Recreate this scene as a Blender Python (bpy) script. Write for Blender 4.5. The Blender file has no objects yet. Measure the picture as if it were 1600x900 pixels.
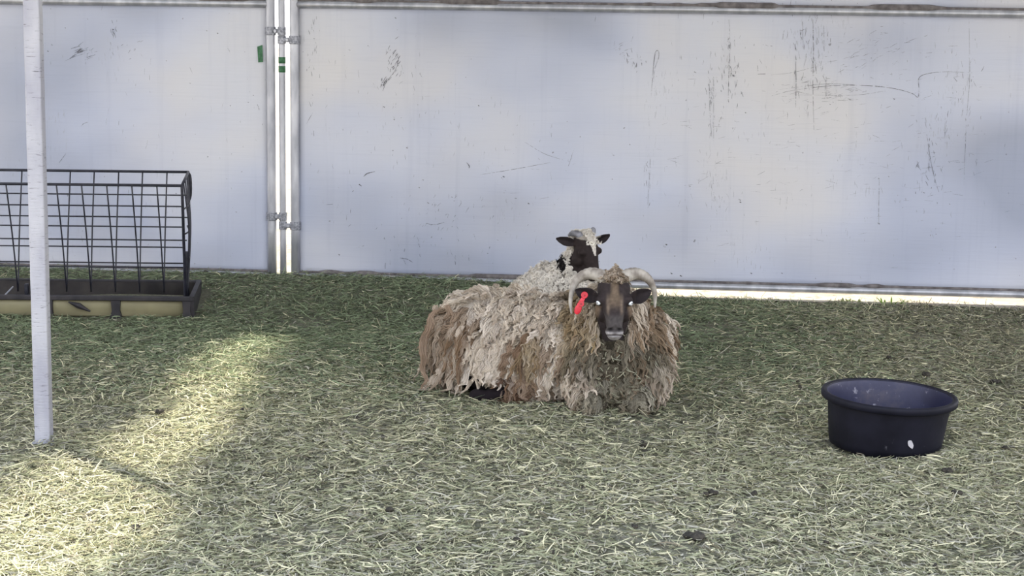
import bpy, bmesh, math, random
import numpy as np
from mathutils import Vector, Matrix, noise
from mathutils.bvhtree import BVHTree
from mathutils.geometry import tessellate_polygon

S = bpy.context.scene
C = S.collection
R = random.Random(7)
NR = np.random.default_rng(11)

# ------------------------------------------------------------------ camera
F_PX = 2800.0
H_CAM = 1.6
PITCH = math.atan(435.0 / F_PX)
ROLL = 0.0135
cam = bpy.data.cameras.new('camera')
cam.sensor_width = 36.0
cam.lens = F_PX / 1600.0 * 36.0
cam.clip_end = 300
camo = bpy.data.objects.new('camera', cam)
C.objects.link(camo)
camM = Matrix.Rotation(math.pi / 2 - PITCH, 4, 'X') @ Matrix.Rotation(ROLL, 4, 'Z')
camM.translation = (0, 0, H_CAM)
camo.matrix_world = camM
S.camera = camo


def G(px, py, z=0.0, depth=None):
    """photo pixel -> point on height z, or at distance depth along +Y"""
    d = camM.to_3x3() @ Vector(((px - 800) / F_PX, (450 - py) / F_PX, -1.0))
    t = (z - H_CAM) / d.z if depth is None else depth / d.y
    return Vector((d.x * t, d.y * t, H_CAM + d.z * t))


# ------------------------------------------------------------------ light
SKY = 1.15
SUN = 4.8
SUN_EL = math.radians(48)
SUN_AZ = math.radians(42)          # from behind the fence, a little to the left
w = bpy.data.worlds.new('sky')
S.world = w
w.use_nodes = True
nt = w.node_tree
nt.nodes.clear()
wo = nt.nodes.new('ShaderNodeOutputWorld')
wb = nt.nodes.new('ShaderNodeBackground')
tc = nt.nodes.new('ShaderNodeTexCoord')
sx = nt.nodes.new('ShaderNodeSeparateXYZ')
rp = nt.nodes.new('ShaderNodeValToRGB')
rp.color_ramp.elements[0].position = 0.0
rp.color_ramp.elements[0].color = (0.97, 0.95, 0.95, 1)
rp.color_ramp.elements[1].position = 0.7
rp.color_ramp.elements[1].color = (0.60, 0.68, 0.86, 1)
nt.links.new(tc.outputs['Generated'], sx.inputs[0])
nt.links.new(sx.outputs['Z'], rp.inputs[0])
nt.links.new(rp.outputs[0], wb.inputs['Color'])
nt.links.new(wb.outputs[0], wo.inputs[0])
wb.inputs['Strength'].default_value = SKY
sun = bpy.data.lights.new('sun', 'SUN')
sun.energy = SUN
sun.angle = math.radians(2.6)
sun.color = (1.0, 0.93, 0.74)
suno = bpy.data.objects.new('sun', sun)
C.objects.link(suno)
TOSUN = Vector((-math.sin(SUN_AZ) * math.cos(SUN_EL), math.cos(SUN_AZ) * math.cos(SUN_EL), math.sin(SUN_EL)))
suno.rotation_euler = TOSUN.to_track_quat('Z', 'Y').to_euler()
S.view_settings.view_transform = 'Standard'
S.view_settings.look = 'None'
S.view_settings.gamma = 1.0
S.view_settings.use_curve_mapping = False
S.view_settings.exposure = 1.38


# ------------------------------------------------------------------ materials
class Mat:
    def __init__(self, name, rough=0.8, col=(0.5, 0.5, 0.5), metal=0.0):
        self.m = bpy.data.materials.new(name)
        self.m.use_nodes = True
        self.n = self.m.node_tree.nodes
        self.l = self.m.node_tree.links
        self.b = self.n['Principled BSDF']
        self.b.inputs['Base Color'].default_value = (*col, 1)
        self.b.inputs['Roughness'].default_value = rough
        self.b.inputs['Metallic'].default_value = metal
        self.coord = None

    def add(self, t, **kw):
        n = self.n.new(t)
        for k, v in kw.items():
            setattr(n, k, v)
        return n

    def vec(self, scale=(1, 1, 1)):
        if self.coord is None:
            self.coord = self.add('ShaderNodeTexCoord')
        mp = self.add('ShaderNodeMapping')
        mp.inputs['Scale'].default_value = scale
        self.l.new(self.coord.outputs['Object'], mp.inputs[0])
        return mp.outputs[0]

    def noise(self, scale=5, detail=4, vscale=(1, 1, 1), rough=0.5, dist=0.0):
        n = self.add('ShaderNodeTexNoise')
        n.inputs['Scale'].default_value = scale
        n.inputs['Detail'].default_value = detail
        n.inputs['Roughness'].default_value = rough
        n.inputs['Distortion'].default_value = dist
        self.l.new(self.vec(vscale), n.inputs['Vector'])
        return n.outputs['Fac']

    def ramp(self, src, stops):
        r = self.add('ShaderNodeValToRGB')
        e = r.color_ramp.elements
        while len(e) < len(stops):
            e.new(0.5)
        for el, (p, c) in zip(e, stops):
            el.position = p
            el.color = (*c, 1) if len(c) == 3 else c
        self.l.new(src, r.inputs[0])
        return r.outputs[0]

    def mix(self, a, b, f, mode='MIX'):
        m = self.add('ShaderNodeMix', data_type='RGBA', blend_type=mode)
        for s, v in ((m.inputs[6], a), (m.inputs[7], b), (m.inputs[0], f)):
            if isinstance(v, (tuple, float, int)):
                s.default_value = (*v, 1) if isinstance(v, tuple) and len(v) == 3 else v
            else:
                self.l.new(v, s)
        return m.outputs[2]

    def color(self, s):
        self.l.new(s, self.b.inputs['Base Color'])
        return self

    def bump(self, h, strength=0.3, dist=0.01):
        b = self.add('ShaderNodeBump')
        b.inputs['Strength'].default_value = strength
        b.inputs['Distance'].default_value = dist
        self.l.new(h, b.inputs['Height'])
        self.l.new(b.outputs[0], self.b.inputs['Normal'])
        return self


def attr_mat(name, rough=0.85, transl=0.0, spec=0.3):
    m = Mat(name, rough)
    a = m.add('ShaderNodeAttribute', attribute_name='Col')
    m.color(a.outputs['Color'])
    m.b.inputs['Specular IOR Level'].default_value = spec
    if transl > 0:
        t = m.add('ShaderNodeBsdfTranslucent')
        x = m.add('ShaderNodeMixShader')
        x.inputs[0].default_value = transl
        m.l.new(a.outputs['Color'], t.inputs['Color'])
        m.l.new(m.b.outputs[0], x.inputs[1])
        m.l.new(t.outputs[0], x.inputs[2])
        m.l.new(x.outputs[0], m.n['Material Output'].inputs['Surface'])
    return m.m


def make_materials():
    M = {}
    g = Mat('packed_soil', 0.95)
    c1 = g.ramp(g.noise(2.2, 5), [(0.35, (0.12, 0.12, 0.085)), (0.6, (0.22, 0.215, 0.17))])
    c2 = g.mix(c1, g.ramp(g.noise(70, 4), [(0.4, (0.05, 0.05, 0.03)), (0.7, (0.24, 0.25, 0.15))]), 0.55)
    g.color(c2).bump(g.noise(60, 5), 0.6, 0.02)
    M['soil'] = g.m
    g = Mat('pale_yard', 0.95)
    c = g.ramp(g.noise(3, 6), [(0.35, (0.25, 0.21, 0.16)), (0.65, (0.40, 0.355, 0.29))])
    c = g.mix(c, g.ramp(g.noise(14, 5, rough=0.7), [(0.36, (0.2, 0.17, 0.12)), (0.46, (1, 1, 1))]), 0.7, 'MULTIPLY')
    g.color(c)
    M['yard'] = g.m
    M['hay'] = attr_mat('dry_hay', 0.7, 0.18)
    M['wool'] = attr_mat('matted_wool', 0.92, 0.12, 0.1)
    M['skin'] = attr_mat('short_face_hair', 0.75, 0, 0.25)
    # painted sheet of the fence
    g = Mat('scuffed_white_sheet', 0.55)
    big = g.noise(0.85, 2, (1, 1, 1.4), 0.4)  # broad mottling, here and in the warm tint: dappled tree shade put into the colour
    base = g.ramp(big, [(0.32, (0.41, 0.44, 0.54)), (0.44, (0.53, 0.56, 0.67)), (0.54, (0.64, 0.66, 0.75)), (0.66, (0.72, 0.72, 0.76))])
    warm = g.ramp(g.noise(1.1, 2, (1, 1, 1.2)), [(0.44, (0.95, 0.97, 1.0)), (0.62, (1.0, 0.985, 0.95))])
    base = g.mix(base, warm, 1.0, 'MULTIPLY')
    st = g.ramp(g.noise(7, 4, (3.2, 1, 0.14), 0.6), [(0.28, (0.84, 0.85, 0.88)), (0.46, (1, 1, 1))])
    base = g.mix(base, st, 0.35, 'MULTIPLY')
    hz = g.ramp(g.noise(30, 3, (0.10, 1, 2.6), 0.6), [(0.30, (0.84, 0.85, 0.88)), (0.45, (1, 1, 1))])
    base = g.mix(base, hz, 0.22, 'MULTIPLY')
    # scratched patches, where a coarse noise allows them
    fine = g.ramp(g.noise(60, 3, (1.6, 1, 0.25), 0.7), [(0.34, (0, 0, 0)), (0.40, (1, 1, 1))])
    gate = g.ramp(g.noise(2.3, 2, (1.3, 1, 0.7)), [(0.56, (0, 0, 0)), (0.68, (1, 1, 1))])
    inv = g.add('ShaderNodeInvert')
    g.l.new(fine, inv.inputs['Color'])
    mm = g.mix((0.0, 0.0, 0.0), inv.outputs[0], gate)
    base = g.mix(base, (0.30, 0.31, 0.34), g.mix((0.0, 0.0, 0.0), mm, 0.55))
    spk = g.ramp(g.noise(34, 2, (1, 1, 1), 0.5), [(0.22, (1, 1, 1)), (0.245, (0, 0, 0))])
    base = g.mix(base, (0.16, 0.16, 0.18), g.mix((0.0, 0.0, 0.0), spk, 0.7))
    g.color(base).bump(g.noise(30, 3, (0.07, 1, 2.6), 0.6), 0.08, 0.01)
    t = g.add('ShaderNodeBsdfTranslucent')
    x = g.add('ShaderNodeMixShader')
    x.inputs[0].default_value = 0.05
    g.l.new(base, t.inputs['Color'])
    g.l.new(g.b.outputs[0], x.inputs[1])
    g.l.new(t.outputs[0], x.inputs[2])
    g.l.new(x.outputs[0], g.n['Material Output'].inputs['Surface'])
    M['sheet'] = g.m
    g = Mat('galvanised_pipe', 0.42, metal=0.55)
    g.color(g.ramp(g.noise(18, 4, (1, 1, 0.3)), [(0.35, (0.36, 0.37, 0.41)), (0.6, (0.52, 0.53, 0.57)), (0.75, (0.60, 0.61, 0.64))]))
    M['galv'] = g.m
    g = Mat('weathered_binding', 0.9)
    g.color(g.ramp(g.noise(25, 4), [(0.35, (0.10, 0.09, 0.09)), (0.65, (0.22, 0.20, 0.20))]))
    M['binding'] = g.m
    g = Mat('clamp_steel', 0.5, metal=0.6)
    g.color(g.ramp(g.noise(90, 4), [(0.4, (0.20, 0.21, 0.24)), (0.65, (0.42, 0.43, 0.48))]))
    M['clamp'] = g.m
    g = Mat('scuff', 0.9, (0.13, 0.13, 0.15))
    tr = g.add('ShaderNodeBsdfTransparent')
    x = g.add('ShaderNodeMixShader')
    f = g.ramp(g.noise(45, 4, (1, 1, 1), 0.7), [(0.40, (0.0, 0.0, 0.0)), (0.62, (0.8, 0.8, 0.8))])
    g.l.new(f, x.inputs[0])
    g.l.new(tr.outputs[0], x.inputs[1])
    g.l.new(g.b.outputs[0], x.inputs[2])
    g.l.new(x.outputs[0], g.n['Material Output'].inputs['Surface'])
    M['scuff'] = g.m
    g = Mat('green_tape', 0.6)
    g.color(g.ramp(g.noise(60, 3), [(0.4, (0.030, 0.12, 0.050)), (0.6, (0.055, 0.18, 0.085))]))
    M['green'] = g.m
    g = Mat('chipped_white_paint', 0.5)
    c = g.ramp(g.noise(8, 4, (1, 1, 0.4)), [(0.35, (0.34, 0.34, 0.39)), (0.65, (0.48, 0.48, 0.51))])
    cr = g.ramp(g.noise(55, 4, (0.35, 0.35, 2.4), 0.7), [(0.33, (0.30, 0.29, 0.29)), (0.41, (1, 1, 1))])
    g.color(g.mix(c, cr, 0.8, 'MULTIPLY')).bump(g.noise(55, 4, (0.35, 0.35, 2.4), 0.7), 0.5, 0.004)
    M['post'] = g.m
    g = Mat('black_wire', 0.45)
    g.color(g.ramp(g.noise(40, 3), [(0.4, (0.010, 0.011, 0.020)), (0.7, (0.03, 0.03, 0.045))]))
    M['wire'] = g.m
    g = Mat('black_trough_steel', 0.6)
    g.color(g.ramp(g.noise(14, 5), [(0.35, (0.008, 0.007, 0.011)), (0.7, (0.034, 0.029, 0.032))]))
    M['trough_black'] = g.m
    g = Mat('dusty_trough_floor', 0.9)
    g.color(g.ramp(g.noise(10, 5), [(0.35, (0.022, 0.019, 0.020)), (0.7, (0.055, 0.048, 0.045))]))
    M['trough_in'] = g.m
    g = Mat('yellowed_plastic', 0.6)
    c = g.ramp(g.noise(5, 3), [(0.35, (0.23, 0.21, 0.125)), (0.65, (0.33, 0.30, 0.175))])
    g.color(c)
    M['tan'] = g.m
    g = Mat('black_rubber', 0.6)
    g.b.inputs['Specular IOR Level'].default_value = 0.22
    c = g.ramp(g.noise(7, 5), [(0.38, (0.004, 0.004, 0.009)), (0.72, (0.012, 0.012, 0.022))])
    c = g.mix(c, (0.12, 0.12, 0.14), g.ramp(g.noise(40, 5, rough=0.7), [(0.66, (0, 0, 0)), (0.76, (0.6, 0.6, 0.6))]))
    g.color(c).bump(g.noise(60, 4), 0.15, 0.004)
    M['rubber'] = g.m
    g = Mat('worn_sky_tinted_rubber', 0.42)
    c = g.ramp(g.noise(6, 6, rough=0.65), [(0.36, (0.010, 0.011, 0.040)), (0.55, (0.020, 0.022, 0.064)), (0.75, (0.075, 0.065, 0.085))])  # blue of the reflected sky put into the rubber colour
    c = g.mix(c, (0.34, 0.33, 0.38), g.ramp(g.noise(30, 5, rough=0.7), [(0.62, (0, 0, 0)), (0.72, (0.8, 0.8, 0.8))]))
    g.color(c)
    M['rubber_in'] = g.m
    g = Mat('horn', 0.55)
    c = g.ramp(g.noise(26, 5), [(0.35, (0.22, 0.19, 0.16)), (0.65, (0.46, 0.42, 0.36))])
    g.color(c).bump(g.noise(60, 3), 0.3, 0.004)
    M['horn'] = g.m
    g = Mat('grey_horn', 0.55)
    g.color(g.ramp(g.noise(26, 5), [(0.35, (0.12, 0.12, 0.13)), (0.65, (0.30, 0.30, 0.33))]))
    M['horn_grey'] = g.m
    M['eye'] = Mat('pale_eye', 0.12, (0.80, 0.84, 0.86)).m
    M['dark_eye'] = Mat('dark_eye', 0.15, (0.03, 0.025, 0.02)).m
    M['pupil'] = Mat('pupil', 0.1, (0.02, 0.02, 0.03)).m
    g = Mat('red_tag_plastic', 0.4)
    g.color(g.ramp(g.noise(40, 3), [(0.4, (0.50, 0.012, 0.025)), (0.65, (0.68, 0.03, 0.05))]))
    M['red'] = g.m
    M['dark_red'] = Mat('dark_red_plastic', 0.4, (0.28, 0.008, 0.015)).m
    g = Mat('dung', 0.8)
    g.color(g.ramp(g.noise(50, 4), [(0.4, (0.016, 0.014, 0.010)), (0.7, (0.06, 0.05, 0.035))])).bump(g.noise(80, 4), 0.6, 0.01)
    M['dung'] = g.m
    g = Mat('canopy_cloth', 0.9)
    g.color(g.ramp(g.noise(3, 3), [(0.4, (0.55, 0.58, 0.62)), (0.6, (0.66, 0.68, 0.70))]))
    t = g.add('ShaderNodeBsdfTranslucent')
    t.inputs['Color'].default_value = (0.8, 0.82, 0.85, 1)
    x = g.add('ShaderNodeMixShader')
    x.inputs[0].default_value = 0.22
    g.l.new(g.b.outputs[0], x.inputs[1])
    g.l.new(t.outputs[0], x.inputs[2])
    g.l.new(x.outputs[0], g.n['Material Output'].inputs['Surface'])
    M['canopy'] = g.m
    M['leaf'] = attr_mat('fresh_leaf', 0.5, 0.35)
    M['mud'] = Mat('dried_mud', 0.9, (0.50, 0.48, 0.50)).m
    g = Mat('hoof', 0.6, (0.03, 0.027, 0.026))
    M['hoof'] = g.m
    return M


M = make_materials()


# ------------------------------------------------------------------ helpers
def link(name, me, mat=None, parent=None, smooth=False, loc=None):
    o = bpy.data.objects.new(name, me)
    C.objects.link(o)
    if mat:
        me.materials.append(mat)
    if parent:
        o.parent = parent
    if loc is not None:
        o.location = loc
    if smooth:
        me.polygons.foreach_set('use_smooth', [True] * len(me.polygons))
    return o


def fin(name, bm, mat=None, parent=None, smooth=False):
    bmesh.ops.recalc_face_normals(bm, faces=bm.faces)
    me = bpy.data.meshes.new(name)
    bm.to_mesh(me)
    bm.free()
    return link(name, me, mat, parent, smooth)


def np_mesh(name, V, Fq, col=None):
    """V (n,3), Fq (m,4) -> mesh, fast"""
    me = bpy.data.meshes.new(name)
    V = np.ascontiguousarray(V, dtype=np.float32)
    Fq = np.ascontiguousarray(Fq, dtype=np.int32)
    k = Fq.shape[1]
    me.vertices.add(len(V))
    me.vertices.foreach_set('co', V.ravel())
    me.loops.add(Fq.size)
    me.loops.foreach_set('vertex_index', Fq.ravel())
    me.polygons.add(len(Fq))
    me.polygons.foreach_set('loop_start', np.arange(0, Fq.size, k, dtype=np.int32))
    me.polygons.foreach_set('loop_total', np.full(len(Fq), k, dtype=np.int32))
    me.update(calc_edges=True)
    if col is not None:
        set_col(me, col)
    return me


def set_col(me, col):
    a = me.color_attributes.new('Col', 'FLOAT_COLOR', 'POINT')
    c = np.ones((len(me.vertices), 4), dtype=np.float32)
    c[:, :3] = col
    a.data.foreach_set('color', c.ravel())


def ribbons(name, P, side, width, col):
    """P (N,K,3) centre lines, side (N,K,3) unit, width (N,K), col (N,3) or (N,K,3)"""
    N, K = P.shape[:2]
    a = P - side * width[..., None] / 2
    b = P + side * width[..., None] / 2
    V = np.stack([a, b], axis=2).reshape(-1, 3)
    base = (np.arange(N) * K * 2)[:, None] + (np.arange(K - 1) * 2)[None, :]
    Fq = np.stack([base, base + 1, base + 3, base + 2], axis=-1).reshape(-1, 4)
    if col.ndim == 2:
        col = np.repeat(col[:, None, :], K, axis=1)
    cc = np.repeat(col[:, :, None, :], 2, axis=2).reshape(-1, 3)
    return np_mesh(name, V, Fq, cc)


def empty(name, loc=(0, 0, 0)):
    o = bpy.data.objects.new(name, None)
    C.objects.link(o)
    o.location = loc
    o.empty_display_size = 0.1
    return o


def tag(o, label=None, cat=None, group=None, kind=None):
    if label:
        o['label'] = label
    if cat:
        o['category'] = cat
    if group:
        o['group'] = group
    if kind:
        o['kind'] = kind
    return o


def tube(bm, pts, rad, seg=10, cap=True):
    """swept tube through pts, rad number or list"""
    pts = [Vector(p) for p in pts]
    n = len(pts)
    if not hasattr(rad, '__len__'):
        rad = [rad] * n
    rings = []
    t0 = (pts[1] - pts[0]).normalized()
    ref = Vector((0, 0, 1)) if abs(t0.z) < 0.9 else Vector((1, 0, 0))
    x = t0.cross(ref).normalized()
    for i in range(n):
        t = (pts[min(i + 1, n - 1)] - pts[max(i - 1, 0)]).normalized()
        x = (x - t * x.dot(t)).normalized()
        y = t.cross(x)
        rings.append([bm.verts.new(pts[i] + (x * math.cos(a) + y * math.sin(a)) * rad[i])
                      for a in (2 * math.pi * k / seg for k in range(seg))])
    for i in range(n - 1):
        for k in range(seg):
            bm.faces.new((rings[i][k], rings[i][(k + 1) % seg], rings[i + 1][(k + 1) % seg], rings[i + 1][k]))
    if cap:
        bm.faces.new(rings[0][::-1])
        bm.faces.new(rings[-1])


def box(bm, c, s, rot=None, bev=0.0):
    r = bmesh.ops.create_cube(bm, size=1.0)
    vs = r['verts']
    bmesh.ops.scale(bm, vec=Vector(s), verts=vs)
    if bev > 0:
        es = list({e for v in vs for e in v.link_edges})
        r = bmesh.ops.bevel(bm, geom=es, offset=bev, segments=2, affect='EDGES', profile=0.5)
        vs = list({v for f in r['faces'] for v in f.verts} | {v for v in vs if v.is_valid})
    if rot is not None:
        bmesh.ops.rotate(bm, matrix=rot, verts=vs, cent=(0, 0, 0))
    bmesh.ops.translate(bm, vec=Vector(c), verts=vs)


def spline(pts, n):
    """Catmull-Rom resample"""
    pts = [Vector(p) for p in pts]
    P = [pts[0] * 2 - pts[1]] + pts + [pts[-1] * 2 - pts[-2]]
    out = []
    m = len(pts) - 1
    for i in range(n):
        u = i / (n - 1) * m
        k = min(int(u), m - 1)
        t = u - k
        a, b, c, d = P[k:k + 4]
        out.append(0.5 * ((2 * b) + (c - a) * t + (2 * a - 5 * b + 4 * c - d) * t * t + (3 * b - a - 3 * c + d) * t ** 3))
    return out


# ------------------------------------------------------------------ fence line
FD, FK = 10.03, -0.082
FDIR = Vector((1, FK, 0)).normalized()
FNRM = Vector((FK, -1, 0)).normalized()       # towards the camera


def FP(s, z, off=0.0):
    """point on the fence: s metres along X, height z, off metres towards the camera"""
    p = Vector((s, FD + FK * s, z)) + FNRM * off
    return p


def fpx(px, py, off=0.0):
    d = camM.to_3x3() @ Vector(((px - 800) / F_PX, (450 - py) / F_PX, -1.0))
    q = FP(0, 0, off)
    t = (q - Vector((0, 0, H_CAM))).dot(FNRM) / d.dot(FNRM)
    p = Vector((0, 0, H_CAM)) + d * t
    return p


def smooth01(a):
    a = np.clip(a, 0, 1)
    return a * a * (3 - 2 * a)


def ground_h(x, y):
    """height of the ground with the bank of hay against the left of the fence"""
    fy = FD + FK * x
    d = np.clip((y - (fy - 1.25)) / 1.15, 0, 1)
    amp = 0.075 * (1 - smooth01((x + 0.45) / 1.5)) + 0.012
    bank = amp * smooth01(d) * (1 - smooth01((y - fy - 0.05) / 0.35))
    b = 0.010 * np.sin(2.1 * x + 1.3 * y) + 0.008 * np.sin(3.7 * y - 1.9 * x + 1) + 0.005 * np.sin(7.3 * x + 5.1 * y)
    return bank + b * (1 - smooth01((y - fy + 0.6) / 0.6)) * 0.8


# ------------------------------------------------------------------ ground
def build_ground():
    xs = np.linspace(-4.5, 4.5, 150)
    ys = np.linspace(2.5, 10.6, 200)
    X, Y = np.meshgrid(xs, ys)
    Z = ground_h(X, Y)
    V = np.stack([X, Y, Z], -1).reshape(-1, 3)
    nx = len(xs)
    i = np.arange(len(ys) - 1)[:, None] * nx + np.arange(nx - 1)[None, :]
    Fq = np.stack([i, i + 1, i + 1 + nx, i + nx], -1).reshape(-1, 4)
    me = np_mesh('ground', V, Fq)
    o = link('ground', me, M['soil'], smooth=True)
    tag(o, kind='structure')
    bm = bmesh.new()
    for (x0, x1, y0, y1) in ((-40, 40, 10.3, 70),):
        bm.faces.new([bm.verts.new(p) for p in ((x0, y0, 0.0), (x1, y0, 0.0), (x1, y1, 0.0), (x0, y1, 0.0))])
    # the strip just behind the fence, then the yard around and behind the camera
    bm.faces.new([bm.verts.new(p) for p in ((-40, -30, -0.02), (40, -30, -0.02), (40, 10.3, -0.02), (-40, 10.3, -0.02))])
    # bright yard starts right under the fence on the right
    a, b = FP(0.7, 0.020, 0.05), FP(4.5, 0.020, 0.17)
    bm.faces.new([bm.verts.new(p) for p in (a, b, (4.5, 10.9, 0.020), (0.7, 10.9, 0.020))])
    o = fin('yard_ground_1', bm, M['yard'])
    tag(o, kind='structure')


build_ground()


# ------------------------------------------------------------------ canopy over the pen (above the frame)
def build_canopy():
    zc = 2.75
    k = zc / TOSUN.z

    def up(px, py):
        g = G(px, py, 0.02)
        p = g + TOSUN * k
        return Vector((p.x, p.y, zc))
    outl = [(-160, 930), (-140, 830), (-60, 790), (0, 762), (80, 720), (178, 690), (249, 636), (293, 586), (352, 542), (418, 522), (436, 530),
            (402, 578), (366, 618), (348, 676), (275, 712), (268, 775), (205, 838), (175, 872), (120, 900), (60, 930)]
    poly = [up(*p).xy for p in outl]

    def inside(x, y):
        c = False
        n = len(poly)
        for a in range(n):
            p, q = poly[a], poly[(a + 1) % n]
            if (p.y > y) != (q.y > y) and x < (q.x - p.x) * (y - p.y) / (q.y - p.y) + p.x:
                c = not c
        return c

    def dist(x, y):
        v = Vector((x, y))
        m = 9
        for a in range(len(poly)):
            p, q = poly[a], poly[(a + 1) % len(poly)]
            d = q - p
            t = max(0, min(1, (v - p).dot(d) / d.length_squared))
            m = min(m, (v - p - d * t).length)
        return m
    st = 0.035
    x0, x1 = min(p.x for p in poly) - 0.3, max(p.x for p in poly) + 0.3
    y0, y1 = min(p.y for p in poly) - 0.3, max(p.y for p in poly) + 0.3
    nx, ny = int((x1 - x0) / st), int((y1 - y0) / st)
    x1, y1 = x0 + nx * st, y0 + ny * st
    bm = bmesh.new()
    gv = [[bm.verts.new((x0 + i * st, y0 + j * st, zc)) for i in range(nx + 1)] for j in range(ny + 1)]
    for j in range(ny):
        for i in range(nx):
            x, y = x0 + (i + .5) * st, y0 + (j + .5) * st
            d = dist(x, y) * (1 if inside(x, y) else -1)
            d += 0.05 * noise.noise(Vector((x * 7, y * 7, 0))) + 0.02
            if R.random() > 0.5 + d / 0.16:
                bm.faces.new((gv[j][i], gv[j][i + 1], gv[j + 1][i + 1], gv[j + 1][i]))
    for (a, b, c, d) in ((-7, 7, 5.4, y0), (-7, 7, y1, 11.5), (-7, x0, y0, y1), (x1, 7, y0, y1)):
        bm.faces.new([bm.verts.new(p) for p in ((a, c, zc), (b, c, zc), (b, d, zc), (a, d, zc))])
    o = fin('canopy', bm, M['canopy'])
    md = o.modifiers.new('thick', 'SOLIDIFY')
    md.thickness = 0.006
    tag(o, 'pale shade cloth stretched over the pen', 'canopy')


build_canopy()


# ------------------------------------------------------------------ fence
H_TOP = 1.6 + (15 - 11.5) * FD / F_PX
Z_BOT = 1.6 - 424.5 * FD / F_PX
PIPE = 0.0215
XL = fpx(424.0, 230).x
XM = fpx(441.5, 230).x
XR = fpx(461.0, 230).x


def sheet_mesh(x0, x1, z0, z1, off, name, parent, wav=0.006):
    nx = int((x1 - x0) / 0.05)
    nz = max(2, int((z1 - z0) / 0.05))
    bm = bmesh.new()
    g = []
    for j in range(nz + 1):
        row = []
        for i in range(nx + 1):
            x = x0 + (x1 - x0) * i / nx
            z = z0 + (z1 - z0) * j / nz
            q = noise.noise(Vector((x * 0.9, z * 1.1, off * 10))) * wav * 2
            row.append(bm.verts.new(FP(x, z, off + q)))
        g.append(row)
    for j in range(nz):
        for i in range(nx):
            bm.faces.new((g[j][i], g[j][i + 1], g[j + 1][i + 1], g[j + 1][i]))
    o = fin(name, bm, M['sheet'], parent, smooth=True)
    md = o.modifiers.new('thick', 'SOLIDIFY')
    md.thickness = 0.004
    return o


def rail(x0, x1, z, parent, name):
    bm = bmesh.new()
    n = 24
    tube(bm, [FP(x0 + (x1 - x0) * i / n, z, 0) for i in range(n + 1)], PIPE, 14)
    return fin(name, bm, M['galv'], parent, smooth=True)


def binding(x0, x1, z, parent, seed, up=1, dens=1.0):
    """lumpy gathered hem along a rail"""
    bm = bmesh.new()
    n = int((x1 - x0) / 0.02)
    pts, rad = [], []
    for i in range(n + 1):
        x = x0 + (x1 - x0) * i / n
        q = noise.noise(Vector((x * 2.1, seed, 0))) + 0.35 * noise.noise(Vector((x * 9, seed + 4, 0)))
        r = 0.0085 + 0.012 * max(0.0, min(1.0, (q - 0.08) * 5)) * dens
        pts.append(FP(x, z + up * (PIPE + 0.002), 0.002 + 0.002 * noise.noise(Vector((x * 6, seed, 3)))))
        rad.append(r)
    tube(bm, pts, rad, 8)
    return fin('hem', bm, M['binding'], parent, smooth=True)


def marks(parent, strokes, off):
    bm = bmesh.new()
    for pts, wd in strokes:
        P = [fpx(x, y, off) for x, y in pts]
        if len(P) > 2:
            P = spline(P, len(P) * 5)
        n = len(P)
        prev = None
        for i, p in enumerate(P):
            t = (P[min(i + 1, n - 1)] - P[max(i - 1, 0)]).normalized()
            s = t.cross(FNRM).normalized()
            ww = wd * 0.0030 * (0.35 + 0.65 * math.sin(math.pi * (i + 0.5) / n)) * R.uniform(0.6, 1.2) / 2
            cur = (bm.verts.new(p - s * ww), bm.verts.new(p + s * ww))
            if prev:
                bm.faces.new((prev[0], prev[1], cur[1], cur[0]))
            prev = cur
    o = fin('scuff_marks', bm, M['scuff'], parent)
    md = o.modifiers.new('thick', 'SOLIDIFY')
    md.thickness = 0.0006
    md.offset = 0
    tag(o, 'dark scuffs and scratches', kind='stuff')
    return o


def scribble(cx, cy, sx_, sy_, n, ang=90, wd=0.6, ln=8):
    out = []
    for _ in range(n):
        x = cx + R.gauss(0, sx_)
        y = cy + R.gauss(0, sy_)
        a = math.radians(ang + R.gauss(0, 14))
        l = ln * R.uniform(0.3, 1.3)
        out.append(([(x, y), (x + math.cos(a) * l * .5 + R.uniform(-.6, .6), y - math.sin(a) * l * .5), (x + math.cos(a) * l, y - math.sin(a) * l)], wd * R.uniform(0.5, 1.4)))
    return out


def dots(lst):
    return [([(x - r, y - r * .4), (x + r, y + r * .6)], r * 1.7) for x, y, r in lst]


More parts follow.
